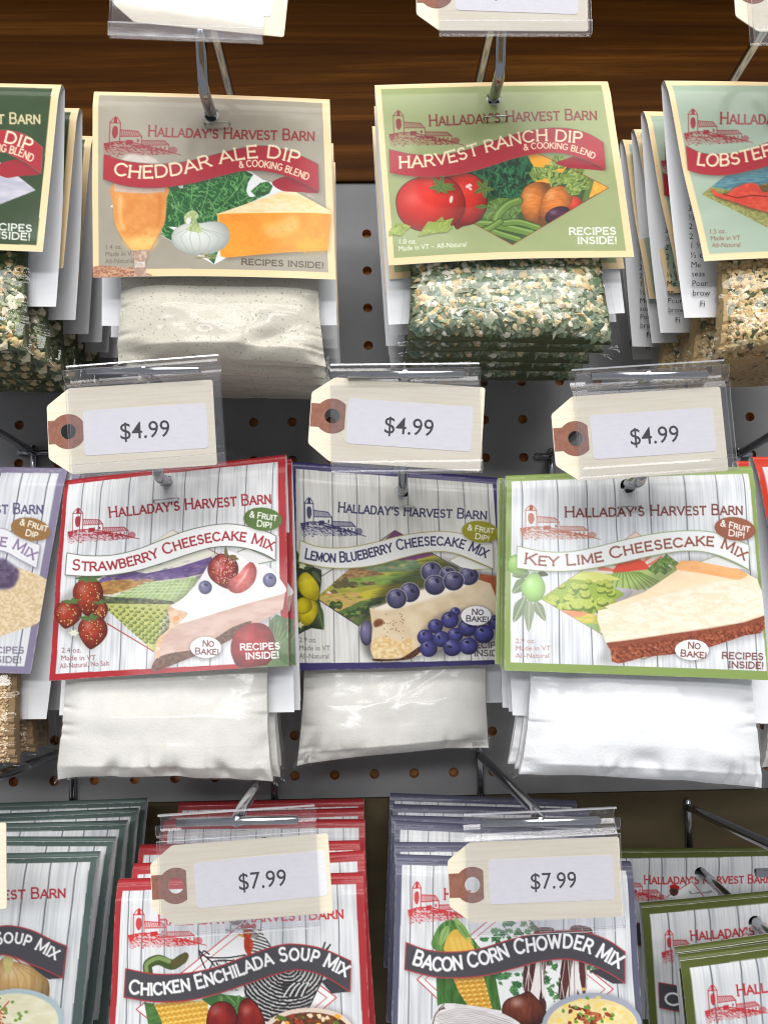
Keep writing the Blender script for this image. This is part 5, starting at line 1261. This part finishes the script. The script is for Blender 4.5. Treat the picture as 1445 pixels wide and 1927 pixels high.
PRINTS = {}
def packet(name, label, cat, group, art, corners, fill, bag=None, back=None, hole=(.507, .118), bow=.0024, W=CW, seed=1, nflake=None, lines=None, zadj=0, thick=.0115, dent=None, wave=1.4, staple=True, lift=None):
    q2 = corners
    wt = np.linalg.norm(np.subtract(q2[1], q2[0])); wb = np.linalg.norm(np.subtract(q2[2], q2[3]))
    zt = W*FPX/wt + zadj; zb = W*FPX/wb + zadj
    q = [unproj(*q2[0], zt), unproj(*q2[1], zt), unproj(*q2[2], zb), unproj(*q2[3], zb)]
    nrm = _n(np.cross(q[3]-q[0], q[1]-q[0])); 
    if nrm[1] > 0: nrm = -nrm
    H = (np.linalg.norm(q[3]-q[0]) + np.linalg.norm(q[2]-q[1]))/2
    cv = art(q2, W, H); col = cv.colours()
    gy, gx = cv.gy, cv.gx
    u = np.linspace(0, 1, gx)[None].repeat(gy, 0); v = np.linspace(0, 1, gy)[:, None].repeat(gx, 1)
    wn = vnoise(gy, gx, gy/2.2, gx/2.5, seed + 40) - .5
    def shape(u, v, wn=None):
        off = bow*(4*u*(1-u))*(.3 + .7*v) - .0016*np.exp(-(v/.05)**2)
        if wn is not None: off = off + wave*.0022*wn*np.clip(v*2, 0, 1)
        return off
    P = bil(q, u, v) + nrm*shape(u, v, wn)[..., None]
    # punched hole
    hx, hy = hole; hr = .0036
    du = (u - hx)*W; dv = (v - hy)*H; rr = np.hypot(du, dv)
    near = (rr > hr*.78) & (rr < hr + .00022)
    sc = np.where(near, hr/np.maximum(rr, 1e-9), 1)
    U2 = hx + du*sc/W; V2 = hy + dv*sc/H
    P = np.where(near[..., None], bil(q, U2, V2) + nrm*shape(U2, V2, wn)[..., None], P)
    cen = (rr[:-1, :-1] + rr[1:, 1:] + rr[:-1, 1:] + rr[1:, :-1])/4
    skip = cen < hr*.93
    hp = bil(q, np.array(hx), np.array(hy)) + nrm*float(shape(np.array(hx), np.array(hy)))
    root = empty(name, Vector(hp), label, cat, group)
    mb = MB(); mb.grid(P, 0, col, skip=skip)
    # plain inside of the card, 0.4 mm behind, and its cut edges
    k = 24; uu = np.linspace(0, 1, k)[None].repeat(k, 0); vv = np.linspace(0, 1, k)[:, None].repeat(k, 1)
    iy = (vv*(gy-1)).astype(int); ix = (uu*(gx-1)).astype(int)
    B = P[iy, ix] - nrm*.0004
    hk = np.hypot((uu-hx)*W, (vv-hy)*H); ck = (hk[:-1, :-1] + hk[1:, 1:])/2
    mb.grid(B, 1, (.8, .8, .8), flip=True, skip=ck < .0045)
    for A_, B_ in ((P[iy[0], ix[0]], B[0]), (P[iy[-1], ix[-1]], B[-1]), (P[iy[:, 0], ix[:, 0]], B[:, 0]), (P[iy[:, -1], ix[:, -1]], B[:, -1])):
        mb.grid(np.stack([A_, B_]), 1, (.8, .8, .8))
    mb.build('header_card', [M_PRINT, M_PAPER], root, True, hp)
    # back leaf: over the fold, then straight down behind the bag
    zbk = zb + .0135
    if back is None:
        w_ = np.subtract(q2[1], q2[0]); d_ = (np.subtract(q2[3], q2[0]) + np.subtract(q2[2], q2[1]))/2
        back = (np.add(q2[0], w_*.01) + d_*1.22*.95, np.add(q2[1], -w_*.01) + d_*1.22*.95)
    bl, brr = unproj(*back[0], zbk), unproj(*back[1], zbk)
    rows = []; m = 20; uu = np.linspace(0, 1, m)
    up = _n(q[0]-q[3]); bk = np.array([0, 1.0, 0])
    topf = bil(q, uu, np.zeros(m)) + nrm*shape(uu, np.zeros(m))[:, None]
    rf = .0022
    for a in np.linspace(0, math.pi, 8): rows.append(topf - nrm*.0003 + bk*rf*(1-math.cos(a)) + up*rf*.7*math.sin(a))
    t0 = rows[-1]; t1 = bl*(1-uu)[:, None] + brr*uu[:, None]
    for f in np.linspace(0, 1, 14)[1:]:
        rows.append(t0*(1-f) + t1*f + bk*.005*math.sin(math.pi*f)*.6)
    R_ = np.array(rows); bm = MB(); edge = col[2, 2]
    bm.grid(R_[:5], 2, edge); bm.grid(R_[4:], 0, (.8, .8, .8))
    if lines:                                   # recipe text on the inside of the leaf
        for (t, px, py, h) in lines:
            vt, tr = font_tris(t); sc = h
            pts = []
            for x, y in vt:
                p0 = unproj(px + x*sc, py - y*sc, zbk)
                # put it on the leaf plane
                o_ = t0[0]; n_ = np.cross(t1[0]-t0[0], t0[-1]-t0[0]); n_ = _n(n_); d_ = p0 - CAMPOS
                s_ = ((o_-CAMPOS) @ n_)/(d_ @ n_); pts.append(CAMPOS + d_*s_*1.0 )
            pts = np.array(pts) + np.array([0, .0028, 0])*0 - bk*.0006 
            f_ = py; bm.add(pts, tr, 1)
    bm.build('back_panel', [M_PAPER, M_INK, M_PRINT], root, True, hp)
    # staple through the card under the hole
    if staple:
        sm = MB(); sa, sb = staple if isinstance(staple, tuple) else ((hx - .055, hy + .105), (hx + .055, hy + .10))
        pa = bil(q, np.array(sa[0]), np.array(sa[1])); pb = bil(q, np.array(sb[0]), np.array(sb[1]))
        oa = lambda p, uv: p + nrm*(float(shape(np.array(uv[0]), np.array(uv[1]), None)) + .0014*wave)
        pa, pb = oa(pa, sa), oa(pb, sb); dd = _n(pb-pa)
        sm.tube([pa - nrm*.0025, pa, pa + dd*.0004, pb - dd*.0004, pb, pb - nrm*.0025], .00032, 8)
        sm.build('staple', M_STEEL, root, True, hp)
    # the bag and what is in it
    if bag is None:
        w_ = np.subtract(q2[1], q2[0]); d_ = (np.subtract(q2[3], q2[0]) + np.subtract(q2[2], q2[1]))/2
        o = np.array(q2[0]); bag = [o + w_*.06 + d_*.6, o + w_*.94 + d_*.6, o + w_*.94 + d_*1.5, o + w_*.06 + d_*1.5]
    za, zc_ = zb + .0165, zb + .0025 if lift is None else zb + lift
    bq = [unproj(*bag[0], za), unproj(*bag[1], za), unproj(*bag[2], zc_), unproj(*bag[3], zc_)]
    bn = _n(np.cross(bq[3]-bq[0], bq[1]-bq[0])); bn = -bn if bn[1] > 0 else bn
    Ff, Fb = pillow(bq, bn, thick, seed, extra=.0022 if fill in FLAKES else .0004, dent=dent)
    fm = MB(); fm.grid(Ff, 0); fm.grid(Fb, 0, flip=True)
    pouch = fm.build('pouch', M_FILM_CLEAR if fill in FLAKES else M_FILM, root, True, hp)
    key = {'herb': 'herb', 'darkherb': 'herb', 'tan': 'tan', 'beige': 'beige'}.get(fill, fill)
    Cf, Cb = pillow(bq, bn, thick, seed, inset=.042 if fill in FLAKES else .022, extra=.0, dent=dent)
    if fill in FLAKES: Cf = Cf - bn*.0007
    cm = MB(); cm.grid(Cf, 0); cm.grid(Cb, 0, flip=True)
    for s_ in (np.s_[0], np.s_[-1]): cm.grid(np.stack([Cf[s_], Cb[s_]]), 0)
    for s_ in (0, -1): cm.grid(np.stack([Cf[:, s_], Cb[:, s_]]), 0)
    if fill in FLAKES: flakes(cm, Cf, bn, fill, seed + 9)
    cm.build('contents', [FILL[key], M_FLAKE], pouch, fill not in FLAKES, hp, kind='stuff')
    return root, hp, zt

def stack(root, zt, scales, desc, jit=.001, rot=.012, seed=1, turn=()):
    """more packets of the same kind on the same hook, each a little farther back"""
    r = np.random.default_rng(seed)
    for i, s in enumerate(scales):
        c = copy_tree(root)
        c.location = root.location + Vector((r.normal()*jit, zt*(1/s - 1), r.normal()*jit*.5))
        c.rotation_euler = (r.normal()*rot*.35, r.normal()*rot, r.normal()*rot)
        if i < len(turn): c.rotation_euler.y += math.radians(turn[i])
        c['label'] = f'{ORD[i+1]} {desc}'
    return root

def hook(label, hp, tip_len=.028, front=.012, label_pt=None, pt_group='chrome peg hooks', cb=.009):
    """double wire peg hook: the lower wire carries packets and turns up at its end, the upper one carries a label holder"""
    hp = np.array(hp); R = .0027
    x, z = hp[0], hp[2] + .0003
    root = empty('peg_hook', Vector((x, 0, z)), label, 'peg hook', pt_group)
    O = np.array([x, 0, z]); yf = hp[1] - front
    pts = [(x, -.004, z)] + [(x, yf*f, z) for f in (.3, .6, .9, 1)]
    for a in np.linspace(.2, 1.25, 6): pts.append((x, yf - .008*math.sin(a), z + .008*(1-math.cos(a))))
    e = np.array(pts[-1]); d = np.array([0, -math.cos(1.25), math.sin(1.25)]); pts.append(tuple(e + d*tip_len*.5)); pts.append(tuple(e + d*tip_len))
    MB().tube(pts, R, 16).build('product_wire', M_CHROME, root, True, O)
    lz = .034
    mb = MB(); mb.tube([(x, -.003, z - .006), (x, -.003, z + lz + .004)], .0022, 12)
    if cb: mb.tube([(x - cb, -.0028, z + lz), (x + cb, -.0028, z + lz)], .002, 12)
    for sx in ((-cb, cb) if cb else (0,)): mb.tube([(x + sx, -.0028, z + lz), (x + sx, .004, z + lz + .001), (x + sx, .0075, z + lz + .006)], .002, 10)
    mb.build('mount_bracket', M_CHROME, root, True, O)
    if label_pt is not None:
        lp = np.array(label_pt)
        wm = MB(); wm.tube([(x, -.003, z + lz), (x, -.012, z + lz + .001), tuple(lp + np.array([0, .012, .001])), tuple(lp)], .0026, 14)
        wm.build('label_wire', M_CHROME, root, True, O)
        bm = MB(); w = .024; bm.tube([lp + (-w, 0, 0), lp + (w, 0, 0)], .0017, 12)
        bm.build('crossbar', M_CHROME, root, True, O)
    return root

# ------------------------------------------------------------------ label holders and price tags
def frame_at(px, py, zc, ang, tilt=0.0, yaw=0.0):
    """upright local frame (x right, y away, z up) at a pixel and depth; ang turns it in the picture plane (degrees, counter-clockwise)"""
    p = unproj(px, py, zc)
    R = Matrix.Rotation(math.radians(yaw), 4, 'Z') @ Matrix.Rotation(math.radians(tilt), 4, 'X') @ Matrix.Rotation(math.radians(-ang), 4, 'Y')
    m = R.copy(); m.translation = Vector(p); return m

def holder(label, px, py, zc, ang, wpx, hpx, tilt=0.0, grp='clear label holders'):
    """px, py: middle of its tube; wpx, hpx: width and height (tube to lip) in photo pixels"""
    M = frame_at(px, py, zc, ang, tilt); w = wpx*zc/FPX; h = hpx*zc/FPX
    root = empty('label_holder', None, label, 'label holder', grp, M)
    def sheet(prof, th, name, x0=-w/2, x1=w/2):
        prof = np.array(prof); n = len(prof)
        T = np.gradient(prof, axis=0); T /= np.linalg.norm(T, axis=1, keepdims=True); N = np.c_[T[:, 1], -T[:, 0]]
        A = prof + N*th/2; B = prof - N*th/2; loop = np.r_[A, B[::-1]]; m = len(loop)
        xs = [x0, x1]; P = np.array([[(x, y, z) for y, z in loop] for x in xs])
        mb = MB(); v = P.reshape(-1, 3); f = [(k, (k+1) % m, m + (k+1) % m, m + k) for k in range(m)]; nsid = len(f)
        for e in (0, m):
            for k in range(n-1): f.append((e + k, e + k + 1, e + m - 2 - k, e + m - 1 - k) if e else (k, m - 1 - k, m - 2 - k, k + 1))
        mb.add(v, f); mb.m = [1 if (i >= nsid or i in (n-1, 2*n-1)) else 0 for i in range(len(f))]
        return mb.build(name, [M_HOLDER, M_HOLDER_EDGE], root, False)
    r = .0042
    tube = [(r*math.cos(a) , r*math.sin(a)) for a in np.linspace(math.radians(-200), math.radians(95), 22)]
    sheet(tube, .0007, 'clip_tube')
    lip = [(-.0026 + .0016 - .0016*math.cos(a), -h + .0016 - .0016*math.sin(a)) for a in np.linspace(0, math.pi, 9)]
    front = [(-.0026, -r - .0015 - .004*0), (-.0026, -h*.3), (-.0026, -h*.6), (-.0026, -h*.9)]
    back = [(.0006, -h*.9), (.0006, -h*.5), (.0006, -r*1.6), (.0018, -r*1.05)]
    sheet([(-.0034, -r - .0008)] + front[1:] + lip + back, .00065, 'sleeve')
    sheet([(-.0030, -h - .0005), (-.0036, -h + .0042), (-.0034, -h + .0050)], .0006, 'lip')
    return root

def price_tag(label, text, px, py, zc, ang, wpx, hpx, tilt=0.0, sticker=(68, 40, 298, 124), tx=(180, 88), cap_px=31, s_ang=0.0, grp='manila price tags', tip=42, hole_px=(38, 82), off=0):
    """a shipping tag lying in its holder; all pixel measures count from the tag's own upper left corner"""
    M = frame_at(px, py, zc, ang, tilt); k = zc/FPX; w, h = wpx*k, hpx*k
    root = empty('price_tag', None, label, 'price tag', grp, M)
    X = lambda x: x*k - w/2; Z = lambda y: h/2 - y*k
    def rnd(pts, r, n=4):
        out = []
        for i, p in enumerate(pts):
            p = np.array(p); a = np.array(pts[i-1]); b = np.array(pts[(i+1) % len(pts)])
            da = _n(a-p); db = _n(b-p); s, e = p + da*r, p + db*r
            for t in np.linspace(0, 1, n): out.append(tuple((1-t)**2*s + 2*t*(1-t)*p + t*t*e))
        return out
    body = rnd([(X(0), Z(hpx-tip*.75)), (X(tip), Z(hpx)), (X(wpx), Z(hpx)), (X(wpx), Z(0)), (X(tip), Z(0)), (X(0), Z(tip*.75))], 5*k)
    hc = (X(hole_px[0]), Z(hole_px[1])); hr = 14.5*k
    circ = [(hc[0] + hr*math.cos(t), hc[1] + hr*math.sin(t)) for t in np.linspace(0, 2*math.pi, 29)[:-1]]
    MB().prism([body, circ], .0004, plane=lambda x, z, d: (x, d, z)).build('tag_body', M_MANILA, root)
    R = 33*k; ring = []
    a0 = math.asin(min(1, 22*k/R))
    x0 = X(1.2); xr = X(66)
    top = [(hc[0] + R*math.cos(t), hc[1] + R*math.sin(t)) for t in np.linspace(math.pi - a0*1.0, math.acos(min(1, (xr-hc[0])/R)) if xr - hc[0] < R else 0.3, 14)]
    top = [(x0, hc[1] + 22*k), (top[0][0] - 6*k, hc[1] + 22*k)] + top
    bot = [(x, 2*hc[1] - z) for x, z in top][::-1]
    MB().prism([top + bot, circ], .0001, plane=lambda x, z, d: (x, d - .00016, z)).build('reinforcement_ring', M_KRAFT, root)
    sx0, sy0, sx1, sy1 = sticker; sc = ((sx0+sx1)/2, (sy0+sy1)/2); ca, sa = math.cos(math.radians(s_ang)), math.sin(math.radians(s_ang))
    def rot(x, y): dx, dy = x - sc[0], y - sc[1]; return X(sc[0] + dx*ca + dy*sa), Z(sc[1] - dx*sa + dy*ca)
    st = rnd([rot(sx0, sy1), rot(sx1, sy1), rot(sx1, sy0), rot(sx0, sy0)], 8*k, 6)
    mb = MB(); mb.prism([st], .0001, plane=lambda x, z, d: (x, d - .00016, z))
    if text:
        v, tr = font_tris(text, .002); wv = v[:, 0].max()
        V = []
        for x, y in v:
            gx, gy = rot(tx[0] + (x - wv/2)*cap_px*.93, tx[1] + cap_px/2 - y*cap_px); V.append((gx, -.00022, gy))
        mb.add(V, [t if True else t for t in tr], 1)
    mb.build('price_sticker', [M_STICKER, M_INK], root)
    return root
# ------------------------------------------------------------------ the setting: pegboard with boards above and below it
PITCH = .0254
def build_wall():
    p = unproj_y(690, 440, 0); px, pz = p[0], p[2]                # one hole of the grid
    zt = unproj_y(690, 345, 0)[2]; zb = unproj_y(700, 1500, 0)[2]
    mb = MB(); n = 20; r = .0031
    x0 = px - 14*PITCH - PITCH/2; cols = 28
    zmax = pz + PITCH/2; k = 0
    while zmax + PITCH < zt: zmax += PITCH
    rows = int((zmax - zb)/PITCH)
    sq = []
    per = n//4; hp = PITCH/2
    for i in range(per): sq.append((hp, -hp + PITCH*i/per))
    for i in range(per): sq.append((hp - PITCH*i/per, hp))
    for i in range(per): sq.append((-hp, hp - PITCH*i/per))
    for i in range(per): sq.append((-hp + PITCH*i/per, -hp))
    ang = [math.atan2(y, x) for x, y in sq]; dp = .0056
    V, Fs, Ms = [], [], []
    for c in range(cols):
        for q in range(rows):
            cx, cz = x0 + hp + c*PITCH, zmax - hp - q*PITCH; b = len(V)
            V += [(cx + x, 0, cz + y) for x, y in sq]
            V += [(cx + r*math.cos(a), 0, cz + r*math.sin(a)) for a in ang]
            V += [(cx + r*math.cos(a), dp, cz + r*math.sin(a)) for a in ang]
            for i in range(n):
                j = (i+1) % n
                Fs.append((b+i, b+j, b+n+j, b+n+i)); Ms.append(0)
                Fs.append((b+n+i, b+n+j, b+2*n+j, b+2*n+i)); Ms.append(1)
    mb.add(V, Fs); mb.m = Ms
    xl, xr = x0, x0 + cols*PITCH; zlo = zmax - rows*PITCH
    mb.add([(xl,0,zmax),(xr,0,zmax),(xr,0,zt),(xl,0,zt)], [(0,1,2,3)], 0)
    mb.add([(xl,0,zb),(xr,0,zb),(xr,0,zlo),(xl,0,zlo)], [(0,1,2,3)], 0)
    mb.add([(xl,0,zt),(xr,0,zt),(xr,.006,zt),(xl,.006,zt)], [(0,1,2,3)], 1)
    peg = mat('pegboard_paint', (156, 155, 156), .5, spec=.2, var=((138, 138, 140), (20, 20, 20), .3, .7), bump=((500, 500, 500), .1, .0004))
    core = mat('hardboard_core', (206, 154, 102), .9, spec=.1, var=((160, 112, 70), (300, 300, 300), .3, .7))
    tag(mb.build('pegboard', [peg, core]), 'grey painted pegboard with rows of round holes', kind='structure')
    bk = MB(); bk.box((xl, .0058, zb + .001), (xr, .0158, zt - .001)); tag(bk.build('wall_behind', core), 'brown hardboard behind the pegboard holes', kind='structure')
    wood, nt, b = mat_new('varnished_pine')
    tc = nt.nodes.new('ShaderNodeTexCoord'); mp = nt.nodes.new('ShaderNodeMapping'); mp.inputs['Scale'].default_value = (1.6, 6, 60)
    n1 = nt.nodes.new('ShaderNodeTexNoise'); n1.inputs['Scale'].default_value = 1; n1.inputs['Detail'].default_value = 8; n1.inputs['Distortion'].default_value = .7; n1.inputs['Roughness'].default_value = .68
    cr = nt.nodes.new('ShaderNodeValToRGB'); e = cr.color_ramp.elements
    e[0].position = .32; e[0].color = (*lin((58, 29, 6)), 1); e[1].position = .72; e[1].color = (*lin((134, 84, 26)), 1)
    x = cr.color_ramp.elements.new(.52); x.color = (*lin((90, 52, 12)), 1)
    nt.links.new(tc.outputs['Object'], mp.inputs[0]); nt.links.new(mp.outputs[0], n1.inputs['Vector']); nt.links.new(n1.outputs[0], cr.inputs[0]); nt.links.new(cr.outputs[0], b.inputs['Base Color'])
    b.inputs['Roughness'].default_value = .5; b.inputs['Specular IOR Level'].default_value = .06
    w = MB(); w.box((xl, -.003, zt + .0005), (xr, .016, zt + .30)); tag(w.build('wood_board', wood), 'dark varnished pine board above the pegboard', kind='structure')
    dk = mat('brown_board', (98, 87, 66), .7, spec=.1, var=((82, 73, 54), (8, 8, 60), .3, .7))
    d = MB(); d.box((xl, -.001, zb - .42), (xr, .016, zb - .0005)); tag(d.build('lower_board', dk), 'dull brown board below the pegboard', kind='structure')
    sh = MB(); sh.box((xl, -.225, zt + .185), (xr, -.0035, zt + .205)); tag(sh.build('shade_board', wood), 'added pine board out of view that shades the wall', kind='structure')  # added overhang above the frame, unseen, there to keep light off the wall
build_wall()

# ------------------------------------------------------------------ packets, stack by stack
def Q(P, z): return quad(P, z)
HOOKS = []
def make(name, front_label, back_desc, cat, group, art, corners, fill, scales, hook_label, turn=(), **kw):
    r, hp, zt = packet(name, front_label, cat, group, art, corners, fill, **kw)
    stack(r, zt, scales, back_desc, seed=kw.get('seed', 1), turn=turn, **({'jit': .0004, 'rot': .005} if kw.get('seed') in (15, 17) else {}))
    return r, hp, zt

G_D, G_C, G_S = 'dip mix packets in the top row', 'cheesecake mix packets in the middle row', 'soup mix packets in the bottom row'
P_A = make('dip_packet', 'front dark green packet of dried herbs with cream lettering', 'dark green herb packet from the front, behind the first', 'dip packet', G_D,
    art_herb, Q([(-690,315),(233,325),(165,977),(-770,960)], Z1), 'darkherb', [.953,.898,.855,.82,.79], '',
    bag=[(-340,400),(80,400),(72,674),(-345,666)], back=((-335,575),(106,577)), seed=3, thick=.0075)
P_B = make('dip_packet', 'front taupe packet with a beer glass and orange cheese wedge picture', 'taupe beer glass packet from the front, behind the first', 'dip packet', G_D,
    art_cheddar, [(175,170),(620,185),(632,527),(176,523)], 'cheddar', [.952,.91,.87,.83], '',
    bag=[(210,430),(614,430),(623,700),(214,692)], back=((192,613),(634,612)), hole=(.502,.118), seed=5, staple=((.475,.177),(.578,.172)),
    dent=[(.72,.84,-.32,.12,.05,-.6),(.58,.90,.15,.14,.05,-.5),(.12,.93,-.3,.08,.05,.4)])
P_C = make('dip_packet', 'front sage green packet with red tomatoes and carrots picture', 'sage green tomato packet from the front, behind the first', 'dip packet', G_D,
    art_ranch, [(705,157),(1145,150),(1192,485),(731,501)], 'herb', [.958,.915,.875,.835], '', thick=.0115,
    bag=[(746,400),(1145,395),(1168,660),(748,652)], back=((731,611),(1175,589)), hole=(.498,.107), seed=7, staple=((.448,.225),(.545,.222)))
P_D = make('dip_packet', 'front mint green packet with a red lobster claw picture', 'mint green lobster packet from the front, behind the first', 'dip packet', G_D,
    art_lobster, Q([(1082,280),(1914,300),(2092,906),(1213,933)], Z2), 'tan', [.9325,.90,.867,.835], '',
    bag=[(1325,400),(1755,400),(1775,664),(1329,676)], back=((1287,598),(1740,590)), seed=9,
    lines=[(t, x, y, 10.5) for t, x, y in (('3', 1293, 398), ('½', 1293, 414), ('2', 1294, 432), ('2', 1295, 451), ('1 ½', 1296, 468), ('½ c', 1297, 486), ('Me', 1298, 504), ('seas', 1299, 521), ('Pour', 1300, 539), ('brow', 1301, 557), ('Fi', 1315, 577))])
P_E = make('cheesecake_packet', 'front lavender packet with brown oval badge and beige granules', 'lavender granule packet from the front, behind the first', 'cheesecake packet', G_C,
    art_granola, Q([(-760,95),(322,115),(150,1105),(-960,1070)], ZF), 'beige', [.955,.91], '',
    bag=[(-380,1150),(72,1150),(54,1452),(-390,1446)], back=((-380,1358),(88,1353)), seed=11)
P_F = make('cheesecake_packet', 'front red bordered packet with strawberry cake slice picture', 'red bordered strawberry packet from the front, behind the first', 'cheesecake packet', G_C,
    art_strawberry, [(121,906),(537,857),(544,1253),(92,1281)], 'white', [.97,.945], '',
    bag=[(112,1150),(520,1150),(524,1480),(102,1475)], back=((112,1346),(554,1340)), hole=(.470,.070), seed=13, dent=[(.28,.93,-.35,.03,.06,.3),(.55,.95,-.3,.05,.04,0),(.77,.93,-.35,.03,.06,-.4),(.12,.55,.12,.05,.2,.1)], staple=((.415,.165),(.525,.165)))
P_G = make('cheesecake_packet', 'front navy bordered packet with lemons and blueberries picture', 'navy bordered blueberry packet from the front, behind the first', 'cheesecake packet', G_C,
    art_lemon, Q([(85,105),(1370,205),(1448,1345),(130,1385)], ZG), 'white', [.985,.965], '',
    bag=[(560,1150),(930,1150),(927,1414),(551,1451)], back=((580,1330),(944,1322)), hole=(.530,.108), seed=15, dent=[(.08,.90,-.5,.03,.10,.2),(.62,.52,-.06,.03,.2,.9),(.9,.93,-.3,.05,.05,.2)], staple=((.49,.185),(.587,.182)))
P_H = make('cheesecake_packet', 'front green bordered packet with plain cheesecake slice and limes', 'green bordered lime packet from the front, behind the first', 'cheesecake packet', G_C,
    art_lime, Q([(90,160),(1370,110),(1440,1212),(80,1160)], ZH), 'bright', [.985,.972,.958], '',
    bag=[(985,1150),(1425,1150),(1442,1494),(965,1467)], back=((964,1346),(1462,1362)), hole=(.488,.070), seed=17, staple=((.445,.185),(.532,.182)),
    dent=[(.50,.86,-.3,.07,.06,.5),(.82,.80,.25,.10,.06,.6),(.2,.25,-.3,.05,.2,.1)])
P_I = make('cheesecake_packet', 'front orange bordered packet at the edge beside the lime packets', 'orange bordered packet from the front at the edge', 'cheesecake packet', G_C,
    art_orange, [(1420,864),(1880,862),(1962,1265),(1503,1278)], 'white', [.957], '',
    bag=[(1460,1150),(1900,1150),(1910,1470),(1452,1470)], back=((1430,1362),(1890,1360)), seed=19)
P_J = make('soup_packet', 'front grey green bordered packet with onion and soup bowl', 'grey green bordered onion packet from the front', 'soup packet', G_S,
    art_onion, Q([(-565,285),(365,270),(290,1120),(-660,1125)], ZK), 'white', [.945,.890,.858,.825], '', seed=21)
P_K = make('soup_packet', 'front red bordered packet with hen, corn and peppers picture', 'red bordered hen packet from the front, behind the first', 'soup packet', G_S,
    art_chicken, Q([(440,372),(1372,347),(1408,1200),(395,1215)], ZK), 'white', [.94,.895,.817,.787,.755], '', seed=23)
P_L = make('soup_packet', 'front slate bordered packet with corn cob, bacon and onion', 'slate bordered bacon packet from the front, behind the first', 'soup packet', G_S,
    art_bacon, Q([(50,275),(938,302),(990,1120),(28,1120)], ZL), 'white', [.947,.893,.862,.828,.79,.735], '', seed=25)
P_M = make('soup_packet', 'front olive bordered packet with red barn and hen comb', 'olive bordered packet from the front, behind the first', 'soup packet', G_S,
    art_olive, Q([(1118,662),(2040,530),(2130,1370),(1205,1500)], ZL), 'white', [.980,.878,.755,.695], '', turn=(.6,2.4,7.5,8.2), seed=27)

# ------------------------------------------------------------------ label holders, price tags, hooks
TW = .072
def zt_of(wpx): return TW*FPX/wpx
z1, z2, z3, z4, z5, z6 = zt_of(312), zt_of(325), zt_of(325), zt_of(336), zt_of(328), zt_of(323)
holder('clear label holder above the red bordered strawberry packet', 270, 697, z1, 4.0, 285, 192)
holder('clear label holder with chipped corner above the navy blueberry packet', 762, 704, z2, 0.0, 280, 188)
holder('clear label holder above the green bordered lime packet', 1220, 706, z3, 3.2, 290, 190)
holder('clear label holder above the hen soup packet', 446, 1545, z4, 2.5, 294, 196, tilt=0)
holder('clear label holder above the bacon soup packet', 1017, 1546, z5, 1.3, 289, 196, tilt=0)
holder('clear label holder above the taupe beer packet, cut by the frame', 360, -107, z6, -2.3, 283, 194)
holder('clear label holder above the sage tomato packet, cut by the frame', 963, -115, z6, 0.0, 283, 193)
holder('clear label holder above the mint lobster packet, cut by the frame', 1540, -100, z6, 1.0, 283, 193)
price_tag('manila price tag reading 4.99 above the strawberry packet, tip left', '$4.99', 248, 804, z1, 3.0, 312, 163, sticker=(67, 44, 298, 130), tx=(180, 88))
price_tag('tilted manila price tag reading 4.99 above the blueberry packet', '$4.99', 746, 797, z2, -4.6, 326, 160, sticker=(70, 38, 306, 124), tx=(186, 84), hole_px=(42, 74))
price_tag('manila price tag reading 4.99 above the lime packet', '$4.99', 1202, 817, z3, 3.2, 325, 160, sticker=(72, 38, 306, 122), tx=(190, 84), hole_px=(42, 80))
price_tag('manila price tag reading 7.99 above the hen soup packet', '$7.99', 454, 1656, z4, 3.0, 336, 146, sticker=(82, 32, 328, 116), tx=(207, 75), cap_px=30, s_ang=1.2, hole_px=(46, 74))
price_tag('manila price tag reading 7.99 above the bacon soup packet', '$7.99', 1006, 1656, z5, .9, 326, 146, sticker=(76, 32, 312, 114), tx=(197, 75), cap_px=29, hole_px=(45, 77))
price_tag('slanted manila price tag at the top edge above the beer packet', '$4.99', 381, -22, z6, -6.0, 323, 158, sticker=(70, 38, 296, 122), tx=(184, 80))
price_tag('manila price tag at the top edge above the tomato packet', '$4.99', 944, -18, z6, -.3, 323, 158, sticker=(74, 38, 306, 122), tx=(186, 80), s_ang=-1.8)
price_tag('manila price tag at the top right corner above the lobster packet', '$4.99', 1540, -18, z6, 1.0, 323, 158, hole_px=(36, 70))
price_tag('manila price tag at the left edge above the onion soup packet', '$7.99', -150, 1637, z4, 1.5, 322, 158)

def hk(label, P, tag_px=None, **kw):
    lp = unproj(tag_px[0], tag_px[1], tag_px[2]) if tag_px else None
    return hook(label, P[1], label_pt=lp, **kw)
hk('chrome peg hook carrying the dark green herb packets', P_A)
hk('chrome peg hook carrying the taupe beer glass packets', P_B, (360, -107, z6), tip_len=.019)
hk('chrome peg hook carrying the sage green tomato packets', P_C, (963, -115, z6), tip_len=.018)
hk('chrome peg hook carrying the mint green lobster packets', P_D, (1540, -100, z6))
hk('chrome peg hook carrying the lavender granule packets', P_E, (-160, 735, z1))
hk('chrome peg hook carrying the red strawberry packets', P_F, (270, 697, z1), tip_len=.012)
hk('chrome peg hook carrying the navy blueberry packets', P_G, (762, 704, z2), tip_len=.012)
hk('chrome peg hook carrying the green lime packets', P_H, (1220, 706, z3), tip_len=.012)
hk('chrome peg hook carrying the orange packets at the edge', P_I, (1680, 700, z3))
hk('chrome peg hook carrying the grey green onion packets', P_J, (-160, 1530, z4), cb=0)
hk('chrome peg hook carrying the red hen packets', P_K, (446, 1545, z4), tip_len=.012, cb=0)
hk('chrome peg hook carrying the slate bacon packets', P_L, (1017, 1546, z5), tip_len=.012, cb=0)
hk('chrome peg hook carrying the olive packets', P_M, (1530, 1640, z5), cb=0)
